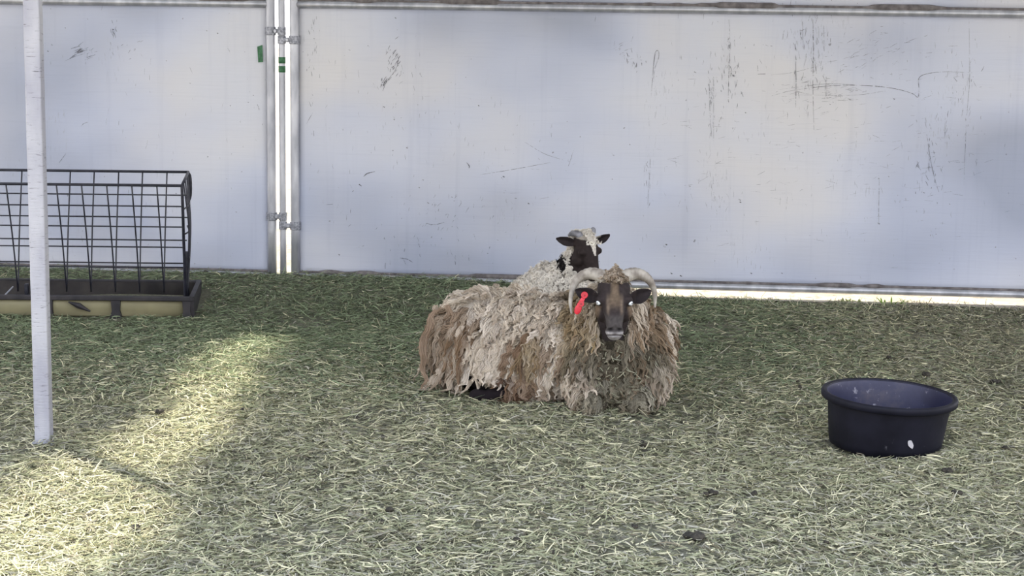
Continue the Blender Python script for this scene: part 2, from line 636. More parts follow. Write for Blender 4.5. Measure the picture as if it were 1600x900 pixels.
def build_fence():
    # left panel
    L = tag(empty('sheeted_fence', FP(-1.6, 0)), 'whitish sheeted fence panel behind the wire hay rack, left of the middle pole', 'fence', 'sheeted fence panels')
    Rt = tag(empty('sheeted_fence', FP(1.5, 0)), 'long whitish sheeted fence panel behind the two sheep, right of the middle pole', 'fence', 'sheeted fence panels')
    for P, x0, x1, xs in ((L, -3.6, XL, XL), (Rt, XR, 3.9, XR)):
        inv = P.matrix_world
        objs = []
        s0 = x0 + (0.0 if P is L else 0.01)
        s1 = x1 - (0.01 if P is L else 0.0)
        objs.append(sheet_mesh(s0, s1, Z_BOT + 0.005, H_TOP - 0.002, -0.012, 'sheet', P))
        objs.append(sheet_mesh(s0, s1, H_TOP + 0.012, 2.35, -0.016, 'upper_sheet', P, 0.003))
        objs.append(rail(x0, x1, H_TOP, P, 'top_rail'))
        objs.append(rail(x0, x1, Z_BOT, P, 'bottom_rail'))
        objs.append(rail(x0, x1, 2.36, P, 'upper_rail'))
        objs.append(binding(s0, s1, H_TOP, P, 3.3 if P is L else 8.1))
        objs.append(binding(s0, s1, Z_BOT, P, 5.5 if P is L else 1.4, dens=0.7))
        for xx in (x0, x1):
            bm = bmesh.new()
            tube(bm, [FP(xx, Z_BOT - 0.02 + (2.40 - Z_BOT) * i / 8, 0.0) for i in range(9)], 0.0262, 14)
            objs.append(fin('side_post', bm, M['galv'], P, smooth=True))
        # feet that carry the panel
        for xx in (x0, x1):
            bm = bmesh.new()
            tube(bm, [FP(xx, -0.01, 0.0), FP(xx, Z_BOT, 0.0)], PIPE * 0.8, 10)
            objs.append(fin('foot', bm, M['galv'], P, smooth=True))
        if P is L:
            st = []
            st += [([(108, 92), (122, 82), (138, 74)], 1.0), ([(112, 90), (128, 80), (144, 78)], 0.8), ([(100, 96), (118, 88), (132, 84)], 0.6)]
            st += scribble(124, 82, 10, 5, 14, 30, 0.7, 12)
            st += scribble(178, 62, 4, 16, 16, 95, 0.6, 8)
            st += scribble(200, 70, 10, 9, 8, 40, 0.6, 6)
            st += [([(92, 255), (97, 248), (103, 240)], 1.0), ([(127, 197), (131, 193), (137, 191)], 0.9), ([(402, 163), (404, 168), (405, 172)], 1.0)]
            st += dots([(137, 30, 1), (177, 46, 1.2), (297, 130, .9), (260, 95, .7), (360, 165, .9), (340, 52, 1), (323, 48, .8), (388, 160, .8), (75, 80, 1), (81, 70, 1)])
            st += scribble(240, 200, 90, 110, 60, 90, 0.35, 9)
            objs.append(marks(P, st, -0.004))
            bm = bmesh.new()
            pts = [fpx(x, y, -0.002) for x, y in ((402, 73), (410, 70), (411, 97), (403.5, 97.5))]
            bm.faces.new([bm.verts.new(p) for p in pts])
            o = fin('green_tape', bm, M['green'], P)
            md = o.modifiers.new('t', 'SOLIDIFY')
            md.thickness = 0.001
            objs.append(o)
            o['label'] = 'torn green tape'
        else:
            st = []
            st += [([(1205, 150), (1240, 141), (1300, 134), (1350, 133.5), (1395, 138), (1425, 146), (1434, 152), (1436, 140), (1436, 122), (1450, 115), (1480, 112), (1520, 114)], 1.1)]
            st += [([(1216, 140), (1290, 131), (1340, 133)], 0.5), ([(1240, 148), (1330, 149), (1385, 142)], 0.5)]
            st += [([(1017, 155), (1019, 130), (1021, 105), (1024, 82), (1029, 80), (1029, 90), (1023, 108), (1021, 128)], 1.0)]
            st += [([(1270, 30), (1271, 80), (1270, 130), (1272, 208)], 1.2), ([(1243, 85), (1244, 130), (1243, 168)], 1.2), ([(1287, 40), (1288, 80)], .7), ([(1291, 120), (1290, 150)], .7), ([(1254, 34), (1255, 70)], .6)]
            st += [([(1139, 30), (1140, 70), (1138, 150), (1139, 160)], 0.9), ([(1108, 120), (1109, 170), (1112, 215)], .8), ([(1115, 120), (1115, 220)], .6)]
            st += [([(1514, 30), (1515, 120), (1510, 190), (1506, 290)], 0.7), ([(1448, 210), (1454, 250), (1462, 285), (1467, 300)], .9), ([(1374, 280), (1373, 320), (1373, 350)], 0.9)]
            st += [([(1010, 190), (1016, 240), (1012, 320)], .7), ([(598, 142), (604, 128), (616, 112), (624, 96)], .9)]
            st += [([(568, 276), (574, 271), (586, 268)], 1.6), ([(561, 288), (565, 291)], 1.8), ([(729, 254), (733, 259), (733, 263)], 1.4), ([(625, 403), (636, 405), (645, 410)], 1.3)]
            st += [([(888, 260), (900, 225), (912, 200), (924, 175)], .8), ([(750, 273), (800, 265), (860, 254)], .7), ([(820, 222), (850, 240), (880, 250)], .6), ([(908, 225), (925, 258), (935, 256)], .5)]
            st += [([(478, 195), (484, 184), (489, 176)], .7), ([(509, 320), (520, 319)], .7), ([(557, 387), (569, 384)], .8), ([(665, 349), (680, 351), (698, 346)], .8)]
            st += [([(1184, 116), (1196, 115.5)], 1.3), ([(1205, 117), (1240, 113), (1290, 100)], .5)]
            st += scribble(953, 108, 3, 7, 12, 110, 1.5, 6)
            st += scribble(985, 105, 8, 10, 22, 95, 0.8, 8) + scribble(968, 78, 10, 7, 14, 20, .6, 8)
            st += scribble(1140, 120, 12, 35, 60, 90, 0.7, 10) + scribble(1112, 165, 5, 28, 34, 90, .7, 9)
            st += scribble(1262, 90, 22, 38, 90, 90, 0.7, 12) + scribble(1290, 140, 30, 14, 50, 5, 0.5, 12)
            st += scribble(1010, 250, 4, 45, 34, 92, 0.7, 8) + scribble(616, 105, 5, 14, 40, 60, .8, 7) + scribble(600, 132, 4, 4, 16, 60, 1.2, 6)
            st += scribble(1455, 250, 14, 38, 36, 95, .7, 10) + scribble(1500, 150, 20, 40, 50, 88, .6, 9)
            st += scribble(1370, 80, 40, 24, 60, 15, .45, 12) + scribble(700, 340, 70, 25, 60, 60, .6, 6)
            st += scribble(660, 230, 130, 100, 120, 90, .35, 7) + scribble(1250, 250, 220, 110, 240, 90, .35, 9) + scribble(1250, 230, 220, 80, 200, 3, .35, 14)
            st += scribble(820, 120, 190, 60, 120, 90, .35, 9) + scribble(680, 395, 50, 12, 20, 100, .8, 8) + scribble(488, 90, 5, 60, 26, 90, .6, 8)
            st += scribble(895, 65, 12, 8, 20, 20, .5, 9) + scribble(1118, 300, 12, 18, 30, 90, .45, 9)
            st += dots([(1086, 113, 1.6), (1083, 117, 1.3), (1147, 118.5, 2), (1038, 385, 2), (1041, 382, 1.5), (1156, 312, 1.6), (1157, 316, 1.3), (1049, 427, 1.6), (1064, 431, 1.6),
                        (1174, 427, 1.2), (1397, 154.5, 1.3), (1165, 176, 1), (1297, 163, 1), (1373, 349, 1.8), (1373, 279, 1), (1389, 276, 1.1), (1444, 301, 1.4),
                        (790, 99, .9), (748, 165, 1), (600, 167, 1.2), (636, 231, 1.3), (574, 206, 1), (669, 317, 1.4), (706, 308, .9), (757, 322, .9), (826, 318, 1.3),
                        (787, 276, 1.4), (530, 398, 1.1), (661, 281, .9), (655, 293, .9), (705, 129, .8), (735, 154, .9), (616, 187, .8), (762, 396, .9), (929, 123, 1.3),
                        (576, 72, 1.6), (546, 78, 1.2), (618, 28, 1.2), (1587, 404, 1), (1484, 319, .9), (1266, 368, 1), (1276, 255, 1), (1222, 427, 1), (1078, 291, .9)])
            objs.append(marks(P, st, -0.004))
        for o in objs:
            o.matrix_parent_inverse = Matrix.Translation(-Vector(P.location))
    # middle pole
    Pm = tag(empty('fence_pole', FP(XM, 0)), 'bare grey steel pole with two green tape wraps between the two fence panels', 'pole')
    bm = bmesh.new()
    tube(bm, [FP(XM, -0.05 + 2.5 * i / 8, 0.0) for i in range(9)], 0.0185, 14)
    objs = [fin('pole', bm, M['galv'], Pm, smooth=True)]
    for y in (94, 108):
        z0, z1 = fpx(441, y + 5).z, fpx(441, y - 5).z
        bm = bmesh.new()
        tube(bm, [FP(XM, z0 + (z1 - z0) * i / 3, 0.0) for i in range(4)], [0.0195, 0.0200, 0.0196, 0.0199], 14)
        o = fin('tape_wrap', bm, M['green'], Pm, smooth=True)
        o['label'] = 'green tape wrap'
        objs.append(o)
    for o in objs:
        o.matrix_parent_inverse = Matrix.Translation(-Vector(Pm.location))
    # clamps
    for y, a, b, lab in ((48.5, XL, XM, 'steel clamp joining left fence panel to middle pole, near the top rail'),
                         (62, XM, XR, 'steel clamp joining middle pole to right fence panel, near the top rail'),
                         (338, XL, XM, 'steel clamp joining left fence panel to middle pole, low down near the hay'),
                         (352, XM, XR, 'steel clamp joining middle pole to right fence panel, low down near the hay')):
        z = fpx(441, y).z
        K = tag(empty('pipe_clamp', FP((a + b) / 2, z - 0.02)), lab, 'clamp', 'pipe clamps')
        objs = []
        for xx, rr in ((a, 0.0315 if a == XL else 0.0235), (b, 0.0315 if b == XR else 0.0235)):
            bm = bmesh.new()
            tube(bm, [FP(xx, z - 0.023, 0), FP(xx, z - 0.020, 0), FP(xx, z + 0.020, 0), FP(xx, z + 0.023, 0)], [rr * .96, rr, rr, rr * .96], 16)
            objs.append(fin('collar', bm, M['clamp'], K, smooth=False))
        bm = bmesh.new()
        box(bm, FP((a + b) / 2, z, 0.012), ((b - a) * 0.8, 0.02, 0.026), Matrix.Rotation(math.atan(FK), 3, 'Z'), 0.003)
        objs.append(fin('strap', bm, M['clamp'], K))
        bm = bmesh.new()
        tube(bm, [FP((a + b) / 2, z, 0.02), FP((a + b) / 2, z, 0.034)], 0.008, 6)
        objs.append(fin('bolt', bm, M['galv'], K))
        for o in objs:
            o.matrix_parent_inverse = Matrix.Translation(-Vector(K.location))


build_fence()


# ------------------------------------------------------------------ white post
def build_post():
    b = G(69, 693, 0.0)
    t = G(51, 0, depth=b.y + 0.0)
    d = (t - b).normalized()
    top = b + d * ((2.75 - b.z) / d.z)
    P = tag(empty('canopy_post', b), 'white chipped square post standing in the hay in front of the hay rack', 'post')
    bm = bmesh.new()
    n = 40
    hw = 0.0285
    rings = []
    for i in range(n + 1):
        c = b + (top - b) * (i / n) - Vector((0, 0, 0.06 if i == 0 else 0))
        ring = []
        for k in range(4):
            for j in range(4):
                a = math.radians(90 * k + 45 * 0 + j * 30)
                cx = (1 if k in (0, 3) else -1) * (hw - 0.006)
                cy = (1 if k in (0, 1) else -1) * (hw - 0.006)
                wob = 0.0012 * noise.noise(Vector((i * 0.6, k * 3, j)))
                ring.append(bm.verts.new(c + Vector((cx + math.cos(a) * (0.006 + wob), cy + math.sin(a) * (0.006 + wob), 0))))
        rings.append(ring)
    for i in range(n):
        for k in range(16):
            bm.faces.new((rings[i][k], rings[i][(k + 1) % 16], rings[i + 1][(k + 1) % 16], rings[i + 1][k]))
    bm.faces.new(rings[-1])
    o = fin('post', bm, M['post'], P)
    o.matrix_parent_inverse = Matrix.Translation(-b)
    bm = bmesh.new()
    box(bm, b + Vector((0, 0, 0.004)), (0.08, 0.08, 0.012), None, 0.002)
    o = fin('base_plate', bm, M['galv'], P)
    o.matrix_parent_inverse = Matrix.Translation(-b)
    return b


POST = build_post()


# ------------------------------------------------------------------ hay rack and trough
FR_Y, BK_Y = 9.05, 9.60         # trough front and back


def build_feeder():
    xr_f = G(300, 490, depth=FR_Y).x
    x_l = -3.55
    zt = 0.125
    P = tag(empty('hay_feeder', (xr_f, FR_Y, 0)), 'black wire hay rack over a long black and tan feed trough on the hay', 'hay feeder')
    objs = []
    # trough shell: black rim, sloping tan basin
    x1 = xr_f
    ym = (FR_Y + BK_Y) / 2
    # basin
    bm = bmesh.new()
    prof = [(FR_Y + 0.012, zt - 0.02), (FR_Y + 0.006, zt - 0.05), (FR_Y + 0.02, 0.02), (FR_Y + 0.07, 0.004), (BK_Y - 0.07, 0.004), (BK_Y - 0.02, 0.02), (BK_Y - 0.012, zt - 0.02)]
    A = [bm.verts.new((x_l + 0.01, y, z)) for y, z in prof]
    B = [bm.verts.new((x1 - 0.01 - 0.045 * (y - FR_Y) / (BK_Y - FR_Y), y, z)) for y, z in prof]
    for i in range(len(prof) - 1):
        bm.faces.new((A[i], A[i + 1], B[i + 1], B[i]))
    o = fin('basin', bm, M['tan'], P, smooth=True)
    o['label'] = 'yellowed tan basin'
    md = o.modifiers.new('t', 'SOLIDIFY')
    md.thickness = 0.006
    objs.append(o)
    # inner lining seen from above
    bm = bmesh.new()
    prof = [(FR_Y + 0.03, zt - 0.006), (FR_Y + 0.07, 0.03), (ym, 0.022), (BK_Y - 0.07, 0.03), (BK_Y - 0.03, zt - 0.006)]
    A = [bm.verts.new((x_l + 0.02, y, z)) for y, z in prof]
    B = [bm.verts.new((x1 - 0.02 - 0.045 * (y - FR_Y) / (BK_Y - FR_Y), y, z)) for y, z in prof]
    for i in range(len(prof) - 1):
        bm.faces.new((A[i], A[i + 1], B[i + 1], B[i]))
    o = fin('lining', bm, M['trough_in'], P, smooth=True)
    md = o.modifiers.new('t', 'SOLIDIFY')
    md.thickness = 0.004
    objs.append(o)
    # rims
    for y in (FR_Y, BK_Y):
        bm = bmesh.new()
        box(bm, ((x_l + x1) / 2 - (0.03 if y == BK_Y else 0), y, zt - 0.010), (x1 - x_l + 0.02 - (0.06 if y == BK_Y else 0), 0.030, 0.024), None, 0.005)
        objs.append(fin('rim', bm, M['trough_black'], P))
    for x in (x_l, x1):
        bm = bmesh.new()
        pts = [(FR_Y - 0.015, zt + 0.004), (BK_Y + 0.015, zt + 0.004), (BK_Y - 0.0, 0.0), (FR_Y + 0.0, 0.0)]
        sk = lambda y: -0.045 * (y - FR_Y) / (BK_Y - FR_Y)
        a = [bm.verts.new((x - 0.012 + sk(y), y, z)) for y, z in pts]
        b = [bm.verts.new((x + 0.012 + sk(y), y, z)) for y, z in pts]
        bm.faces.new(a)
        bm.faces.new(b[::-1])
        for i in range(4):
            bm.faces.new((a[i], b[i], b[(i + 1) % 4], a[(i + 1) % 4]))
        objs.append(fin('end_plate', bm, M['trough_black'], P))
    # uprights under the rim
    for xp, wd in ((292, 16), (182, 18), (80, 10), (-30, 14)):
        x = G(xp, 480, depth=FR_Y).x
        for y, s in ((FR_Y, 1), (BK_Y, -1)):
            if s < 0:
                x -= 0.06
            bm = bmesh.new()
            ww = wd / 305.0
            pts = [(x - ww * .42, zt - 0.01), (x + ww * .42, zt - 0.01), (x + ww * .34, 0.05), (x + ww * .6, 0.0), (x - ww * .6, 0.0), (x - ww * .34, 0.05)]
            a = [bm.verts.new((px_, y - 0.012, z)) for px_, z in pts]
            b = [bm.verts.new((px_, y + 0.012, z)) for px_, z in pts]
            bm.faces.new(a)
            bm.faces.new(b[::-1])
            for i in range(6):
                bm.faces.new((a[i], b[i], b[(i + 1) % 6], a[(i + 1) % 6]))
            objs.append(fin('support', bm, M['trough_black'], P))
    # brace visible inside the basin
    bm = bmesh.new()
    tube(bm, [G(8, 462, depth=FR_Y + 0.05), G(24, 447, depth=ym)], 0.004, 6)
    objs.append(fin('brace', bm, M['galv'], P))
    bm = bmesh.new()
    tube(bm, [G(108, 471, depth=FR_Y - 0.012), G(124, 477, depth=FR_Y - 0.012), G(142, 486, depth=FR_Y - 0.008)], [0.004, 0.016, 0.004], 6)
    objs.append(fin('bent_strip', bm, M['trough_black'], P))
    # rack: two leaning grids meeting in a V
    yf, yb = FR_Y + 0.10, BK_Y - 0.02
    zf = G(200, 289, depth=yf).z
    zb_ = G(200, 267.5, depth=yb).z
    yv, zv = ym + 0.02, 0.10

    def panel(ytop, ztop, xs_top, name, rows_px):
        xe = G(285 if ytop < ym else 298, 290 if ytop < ym else 267, depth=ytop).x
        bm = bmesh.new()
        tube(bm, [(x_l, ytop, ztop), (xe, ytop, ztop)], 0.0072, 8)
        objs.append(fin('top_bar', bm, M['wire'], P, smooth=True))
        xv = G(292, 430, depth=yv).x
        for px_t, px_b in xs_top:
            bm = bmesh.new()
            a = Vector((G(px_t, 290 if ytop < ym else 267, depth=ytop).x, ytop, ztop))
            b = Vector((G(px_b, 428, depth=yv).x, yv, zv))
            mid = (a + b) / 2 + Vector((0, (0.012 if ytop < ym else -0.012), 0))
            tube(bm, spline([a, mid, b], 8), 0.0040, 6)
            objs.append(fin('upright_wire', bm, M['wire'], P, smooth=True))
        for py in rows_px:
            # find the height on the leaning panel
            best = min((abs((G(150, py, depth=ytop + (yv - ytop) * t).z) - (ztop + (zv - ztop) * t)), t) for t in [i / 200 for i in range(201)])[1]
            y = ytop + (yv - ytop) * best
            z = ztop + (zv - ztop) * best
            bm = bmesh.new()
            xe2 = xe + (xv - xe) * best
            tube(bm, [(x_l, y, z), (xe2, y, z)], 0.0040, 6)
            objs.append(fin('level_wire', bm, M['wire'], P, smooth=True))
        return xe
    xsb = [(x, x - 3 - (x - 111) * 0.025) for x in (-77, -39, -1.5, 36, 73, 111, 148, 186, 223, 261)]
    xsf = [(x, x + 13 - (x - 90) * 0.028) for x in (-66, -27, 12, 51, 90, 129, 168, 207, 246)]
    # bring both sets to the same feet
    xsb = [(a + 4, 107 + (i - 5) * 37.8) for i, (a, _) in enumerate(xsb)]
    xsf = [(a, 107 + (i - 4) * 37.8) for i, (a, _) in enumerate(xsf)]
    xef = panel(yf, zf, xsf, 'f', (321, 353, 385, 416))
    xeb = panel(yb, zb_, xsb, 'b', (303, 338, 374, 410))
    xv = G(293, 430, depth=yv).x
    # end frame
    bm = bmesh.new()
    tube(bm, spline([(xef, yf, zf), (xef, yf + 0.02, zf * 0.8), ((xef + xv) / 2, (yf + yv) / 2 - 0.01, 0.36), (xv, yv - 0.02, zv), (xv, yv, 0.03)], 24), 0.0078, 8)
    tube(bm, spline([(xeb, yb, zb_), (xeb + 0.004, yb - 0.02, zb_ * 0.8), ((xeb + xv) / 2 + 0.01, (yb + yv) / 2 + 0.01, 0.36), (xv, yv + 0.02, zv), (xv, yv, 0.03)], 24), 0.0078, 8)
    tube(bm, [(xef, yf, zf), (xeb, yb, zb_)], 0.0078, 8)
    objs.append(fin('end_frame', bm, M['wire'], P, smooth=True))
    # end loops of wire
    for f_ in (0.25, 0.5, 0.75):
        bm = bmesh.new()
        a = Vector((xef + (xeb - xef) * f_, yf + (yb - yf) * f_, zf + (zb_ - zf) * f_))
        b = Vector((xv, yv, zv))
        tube(bm, spline([a, (a * 0.55 + b * 0.45) + Vector((0.022, 0, 0)), b], 12), 0.0042, 6)
        objs.append(fin('end_wire', bm, M['wire'], P, smooth=True))
    for f_ in (0.22, 0.45, 0.68):
        bm = bmesh.new()
        a = Vector((xef, yf, zf)).lerp(Vector((xv, yv, zv)), f_)
        b = Vector((xeb, yb, zb_)).lerp(Vector((xv, yv, zv)), f_)
        tube(bm, spline([a, (a + b) / 2 + Vector((0.018, 0, -0.004)), b], 10), 0.0042, 6)
        objs.append(fin('end_wire', bm, M['wire'], P, smooth=True))
    # hook on the back corner
    bm = bmesh.new()
    tube(bm, spline([(xeb, yb, zb_), (xeb + 0.012, yb, zb_ - 0.03), (xeb + 0.012, yb, zb_ - 0.12), (xeb, yb, zb_ - 0.155), (xeb - 0.012, yb, zb_ - 0.13)], 16), 0.006, 8)
    objs.append(fin('latch_hook', bm, M['wire'], P, smooth=True))
    # stout leg down to the trough
    bm = bmesh.new()
    box(bm, (xv, yv, 0.17), (0.026, 0.03, 0.30), None, 0.004)
    objs.append(fin('leg', bm, M['wire'], P))
    bm = bmesh.new()
    box(bm, (G(45, 430, depth=yv).x, yv, 0.08), (0.02, 0.03, 0.12), None, 0.004)
    objs.append(fin('leg', bm, M['wire'], P))
    P.rotation_euler = (0, 0, math.radians(1.4))
    for o in objs:
        o.matrix_parent_inverse = Matrix.Translation(-Vector(P.location))


build_feeder()


# ------------------------------------------------------------------ rubber tub
TUB = Vector((G(1384, 660, depth=6.61).x, 6.61, 0.0))


def build_tub():
    P = tag(empty('feed_tub', TUB + Vector((0, 0, 0.0))), 'round black rubber tub with a rolled rim standing in the hay', 'tub')
    P.rotation_euler = (math.radians(1.2), math.radians(2.1), 0)

    def lathe(prof, mat, name, seg=96):
        bm = bmesh.new()
        rings = []
        for r, z in prof:
            rings.append([bm.verts.new(((r + 0.0015 * math.sin(3 * a + z * 9)) * math.cos(a), r * math.sin(a), z)) for a in (2 * math.pi * k / seg for k in range(seg))])
        for i in range(len(rings) - 1):
            for k in range(seg):
                bm.faces.new((rings[i][k], rings[i][(k + 1) % seg], rings[i + 1][(k + 1) % seg], rings[i + 1][k]))
        return fin(name, bm, mat, P, smooth=True)
    h = 0.194
    lathe([(0.001, -0.012), (0.195, -0.012), (0.207, -0.006), (0.212, 0.02), (0.229, h - 0.026)], M['rubber'], 'wall')
    lathe([(0.229, h - 0.027), (0.248, h - 0.028), (0.253, h - 0.024), (0.2545, h - 0.008), (0.251, h - 0.001), (0.245, h + 0.001), (0.236, h - 0.001), (0.232, h - 0.006)], M['rubber'], 'rim')
    lathe([(0.234, h - 0.003), (0.228, h - 0.02), (0.214, 0.05), (0.205, 0.012), (0.18, 0.006), (0.001, 0.004)], M['rubber_in'], 'inside')
    # dried splash on the wall and straws caught under the rim
    bm = bmesh.new()

    def onwall(px, py):
        d = camM.to_3x3() @ Vector(((px - 800) / F_PX, (450 - py) / F_PX, -1.0))
        o_ = Vector((0, 0, H_CAM))
        best = None
        for i in range(3000):
            q = o_ + d * (6.2 + i * 0.0002)
            z = q.z
            r = 0.2135 + (z - 0.02) * 0.118
            if (q - TUB).xy.length < r:
                best = q
                break
        return best if best else q
    Pi = Matrix.LocRotScale(P.location, P.rotation_euler, None).inverted()
    for cx, cy, sx2, sy2, a0 in ((1423, 694, 4, 7, 0.5),):
        ring = []
        for k in range(10):
            a = 2 * math.pi * k / 10
            rr = R.uniform(0.7, 1.15)
            x = math.cos(a) * sx2 * rr
            y = math.sin(a) * sy2 * rr
            q = onwall(cx + x * math.cos(a0) + y * math.sin(a0), cy + y * math.cos(a0) - x * math.sin(a0))
            ring.append(bm.verts.new(Pi @ (q + Vector((0, -0.004, 0)))))
        bm.faces.new(ring)
    o = fin('mud_splash', bm, M['mud'], P)
    o['label'] = 'pale dried splash'
    md = o.modifiers.new('t', 'SOLIDIFY')
    md.thickness = 0.002


build_tub()


# ------------------------------------------------------------------ animals: continuous bodies grown from blended volumes
def tcap(bm, a, b, ra, rb, seg=16):
    """tapered capsule between a and b"""
    a, b = Vector(a), Vector(b)
    d = b - a
    L = d.length
    t = d / L
    pts, rad = [], []
    for k in range(6):
        th = math.pi / 2 * (1 - k / 5)
        pts.append(a - t * ra * math.sin(th))
        rad.append(max(ra * math.cos(th), 0.0006))
    for k in range(1, 6):
        pts.append(a + d * (k / 6))
        rad.append(ra + (rb - ra) * k / 6)
    for k in range(6):
        th = math.pi / 2 * (k / 5)
        pts.append(b + t * rb * math.sin(th))
        rad.append(max(rb * math.cos(th), 0.0006))
    tube(bm, pts, rad, seg)


def ell(bm, c, r, M3=None):
    res = bmesh.ops.create_icosphere(bm, subdivisions=4, radius=1.0)
    vs = res['verts']
    bmesh.ops.scale(bm, vec=Vector(r), verts=vs)
    if M3 is not None:
        bmesh.ops.transform(bm, matrix=M3.to_4x4(), verts=vs)
    bmesh.ops.translate(bm, vec=Vector(c), verts=vs)


def remesh(bm, voxel, smooth_it=6):
    me = bpy.data.meshes.new('tmp')
    bmesh.ops.recalc_face_normals(bm, faces=bm.faces)
    bm.to_mesh(me)
    bm.free()
    o = bpy.data.objects.new('tmp', me)
    C.objects.link(o)
    md = o.modifiers.new('r', 'REMESH')
    md.mode = 'VOXEL'
    md.voxel_size = voxel
    md.adaptivity = 0
    ms = o.modifiers.new('s', 'SMOOTH')
    ms.factor = 0.6
    ms.iterations = smooth_it
    dg = bpy.context.evaluated_depsgraph_get()
    out = bpy.data.meshes.new_from_object(o.evaluated_get(dg))
    bpy.data.objects.remove(o)
    bpy.data.meshes.remove(me)
    return out


def coords(me):
    v = np.empty(len(me.vertices) * 3, dtype=np.float32)
    me.vertices.foreach_get('co', v)
    return v.reshape(-1, 3).astype(np.float64)


def setco(me, V):
    me.vertices.foreach_set('co', np.ascontiguousarray(V, dtype=np.float32).ravel())
    me.update()


class Head:
    """local frame: u to the viewer's right, v up, w forward out of the face"""
    def __init__(self, O, yaw=0.0, pitch=0.0, roll=0.0, scale=1.0):
        B = Matrix(((1, 0, 0), (0, 0, -1), (0, 1, 0)))       # columns u, v, w in world
        rot = Matrix.Rotation(yaw, 3, 'Z') @ Matrix.Rotation(pitch, 3, 'X') @ Matrix.Rotation(roll, 3, 'Y')
        self.R = rot @ B
        self.O = Vector(O)
        self.s = scale

    def p(self, u, v, w_):
        return self.O + self.R @ (Vector((u, v, w_)) * self.s)

    def local(self, V):
        Rn = np.array(self.R)
        return (V - np.array(self.O)) @ Rn / self.s


def head_volumes(bm, H, lamb=False):
    s = H.s

    def e(c, r):
        ell(bm, H.p(*c), (r[0] * s, r[1] * s, r[2] * s), H.R)
    # face axis runs down and forward
    e((0, 0.045, -0.060), (0.066, 0.062, 0.075))
    e((0, 0.005, -0.035), (0.070, 0.060, 0.065))
    tcap(bm, H.p(0, 0.035, -0.020), H.p(0, -0.085, 0.048), 0.046 * s, 0.031 * s)
    tcap(bm, H.p(0, 0.0, -0.010), H.p(0, -0.060, 0.030), 0.050 * s, 0.036 * s)
    e((0, -0.108, 0.050), (0.036, 0.030, 0.034))
    e((0, -0.125, 0.040), (0.028, 0.020, 0.028))
    tcap(bm, H.p(0, -0.030, -0.060), H.p(0, -0.122, 0.028), 0.050 * s, 0.022 * s)
    for sd in (-1, 1):
        e((sd * 0.052, 0.010, 0.000), (0.022, 0.020, 0.020))          # brow
        e((sd * 0.040, -0.040, -0.045), (0.034, 0.042, 0.042))        # cheek
        e((sd * 0.016, -0.094, 0.070), (0.013, 0.012, 0.012))         # nostril wing


def ear_volume(bm, H, base, tip, wid, s3=1):
    """leaf-shaped cupped ear"""
    b, t = H.p(*base), H.p(*tip)
    n = 10
    axis = (t - b)
    fwd = H.R @ Vector((0, 0, 1))
    side = axis.cross(fwd).normalized()
    nrm = side.cross(axis).normalized()
    if nrm.dot(fwd) < 0:
        nrm = -nrm
    rows = []
    for i in range(n + 1):
        f = i / n
        ww = wid * H.s * (math.sin(math.pi * min(1, (f * 0.86 + 0.12))) ** 0.75)
        c = b + axis * f + nrm * (0.010 * math.sin(math.pi * f))
        rows.append([(c + side * ww * q + nrm * (abs(q) ** 1.6) * 0.014) for q in (-1, -.6, -.2, .2, .6, 1)])
    th = nrm * 0.0055
    fr = [[bm.verts.new(p + th) for p in r] for r in rows]
    bk = [[bm.verts.new(p - th) for p in r] for r in rows]
    for i in range(n):
        for j in range(5):
            bm.faces.new((fr[i][j], fr[i][j + 1], fr[i + 1][j + 1], fr[i + 1][j]))
            bm.faces.new((bk[i][j], bk[i + 1][j], bk[i + 1][j + 1], bk[i][j + 1]))
        bm.faces.new((fr[i][0], fr[i + 1][0], bk[i + 1][0], bk[i][0]))
        bm.faces.new((fr[i][5], bk[i][5], bk[i + 1][5], fr[i + 1][5]))
    for i in (0, n):
        for j in range(5):
            bm.faces.new((fr[i][j], fr[i][j + 1], bk[i][j + 1], bk[i][j]))


def sculpt_face(V, L, H):
    """press nostrils, mouth and eye sockets into the face"""
    fw = np.array(H.R @ Vector((0, 0, 1)))
    up = np.array(H.R @ Vector((0, 1, 0)))
    s = H.s
    u, v, w_ = L[:, 0], L[:, 1], L[:, 2]
    front = w_ > 0.02
    for sd in (-1, 1):
        d = np.sqrt(((u - sd * 0.0165) / 0.010) ** 2 + ((v + 0.096 + 0.3 * (np.abs(u) - 0.016)) / 0.0055) ** 2)
        k = np.exp(-d ** 2) * front
        V -= k[:, None] * fw * 0.013 * s
    d = np.abs(v + 0.119 + 4.0 * u * u) / 0.0035
    k = np.exp(-d ** 2) * (w_ > 0.03) * (np.abs(u) < 0.034)
    V -= k[:, None] * fw * 0.006 * s
    d = np.abs(u) / 0.003
    k = np.exp(-d ** 2) * (w_ > 0.05) * (v < -0.098) * (v > -0.119)
    V -= k[:, None] * fw * 0.004 * s
    # flat nasal bridge edges
    return V


def fbm(V, sc, seed=0.0, octs=2):
    out = np.empty(len(V))
    for i, p in enumerate(V):
        out[i] = noise.fractal(Vector(p) * sc + Vector((seed, seed * 0.7, 0)), 1.0, 2.0, octs)
    return out


def ss(a, b, x):
    return smooth01((x - a) / (b - a))


def lerp(a, b, t):
    t = np.asarray(t)[..., None]
    return np.asarray(a) * (1 - t) + np.asarray(b) * t


def horn(H, pts, rads, mat, parent, ring=60):
    P = spline([H.p(*p) for p in pts], 90)
    rr = []
    for i in range(90):
        f = i / 89 * (len(rads) - 1)
        k = min(int(f), len(rads) - 2)
        r = rads[k] + (rads[k + 1] - rads[k]) * (f - k)
        rr.append(r * H.s * (1 + 0.05 * math.sin(i / 89 * ring * 2) * (1 - i / 110)))
    bm = bmesh.new()
    tube(bm, P, rr, 14)
    return fin('horn', bm, mat, parent, smooth=True)


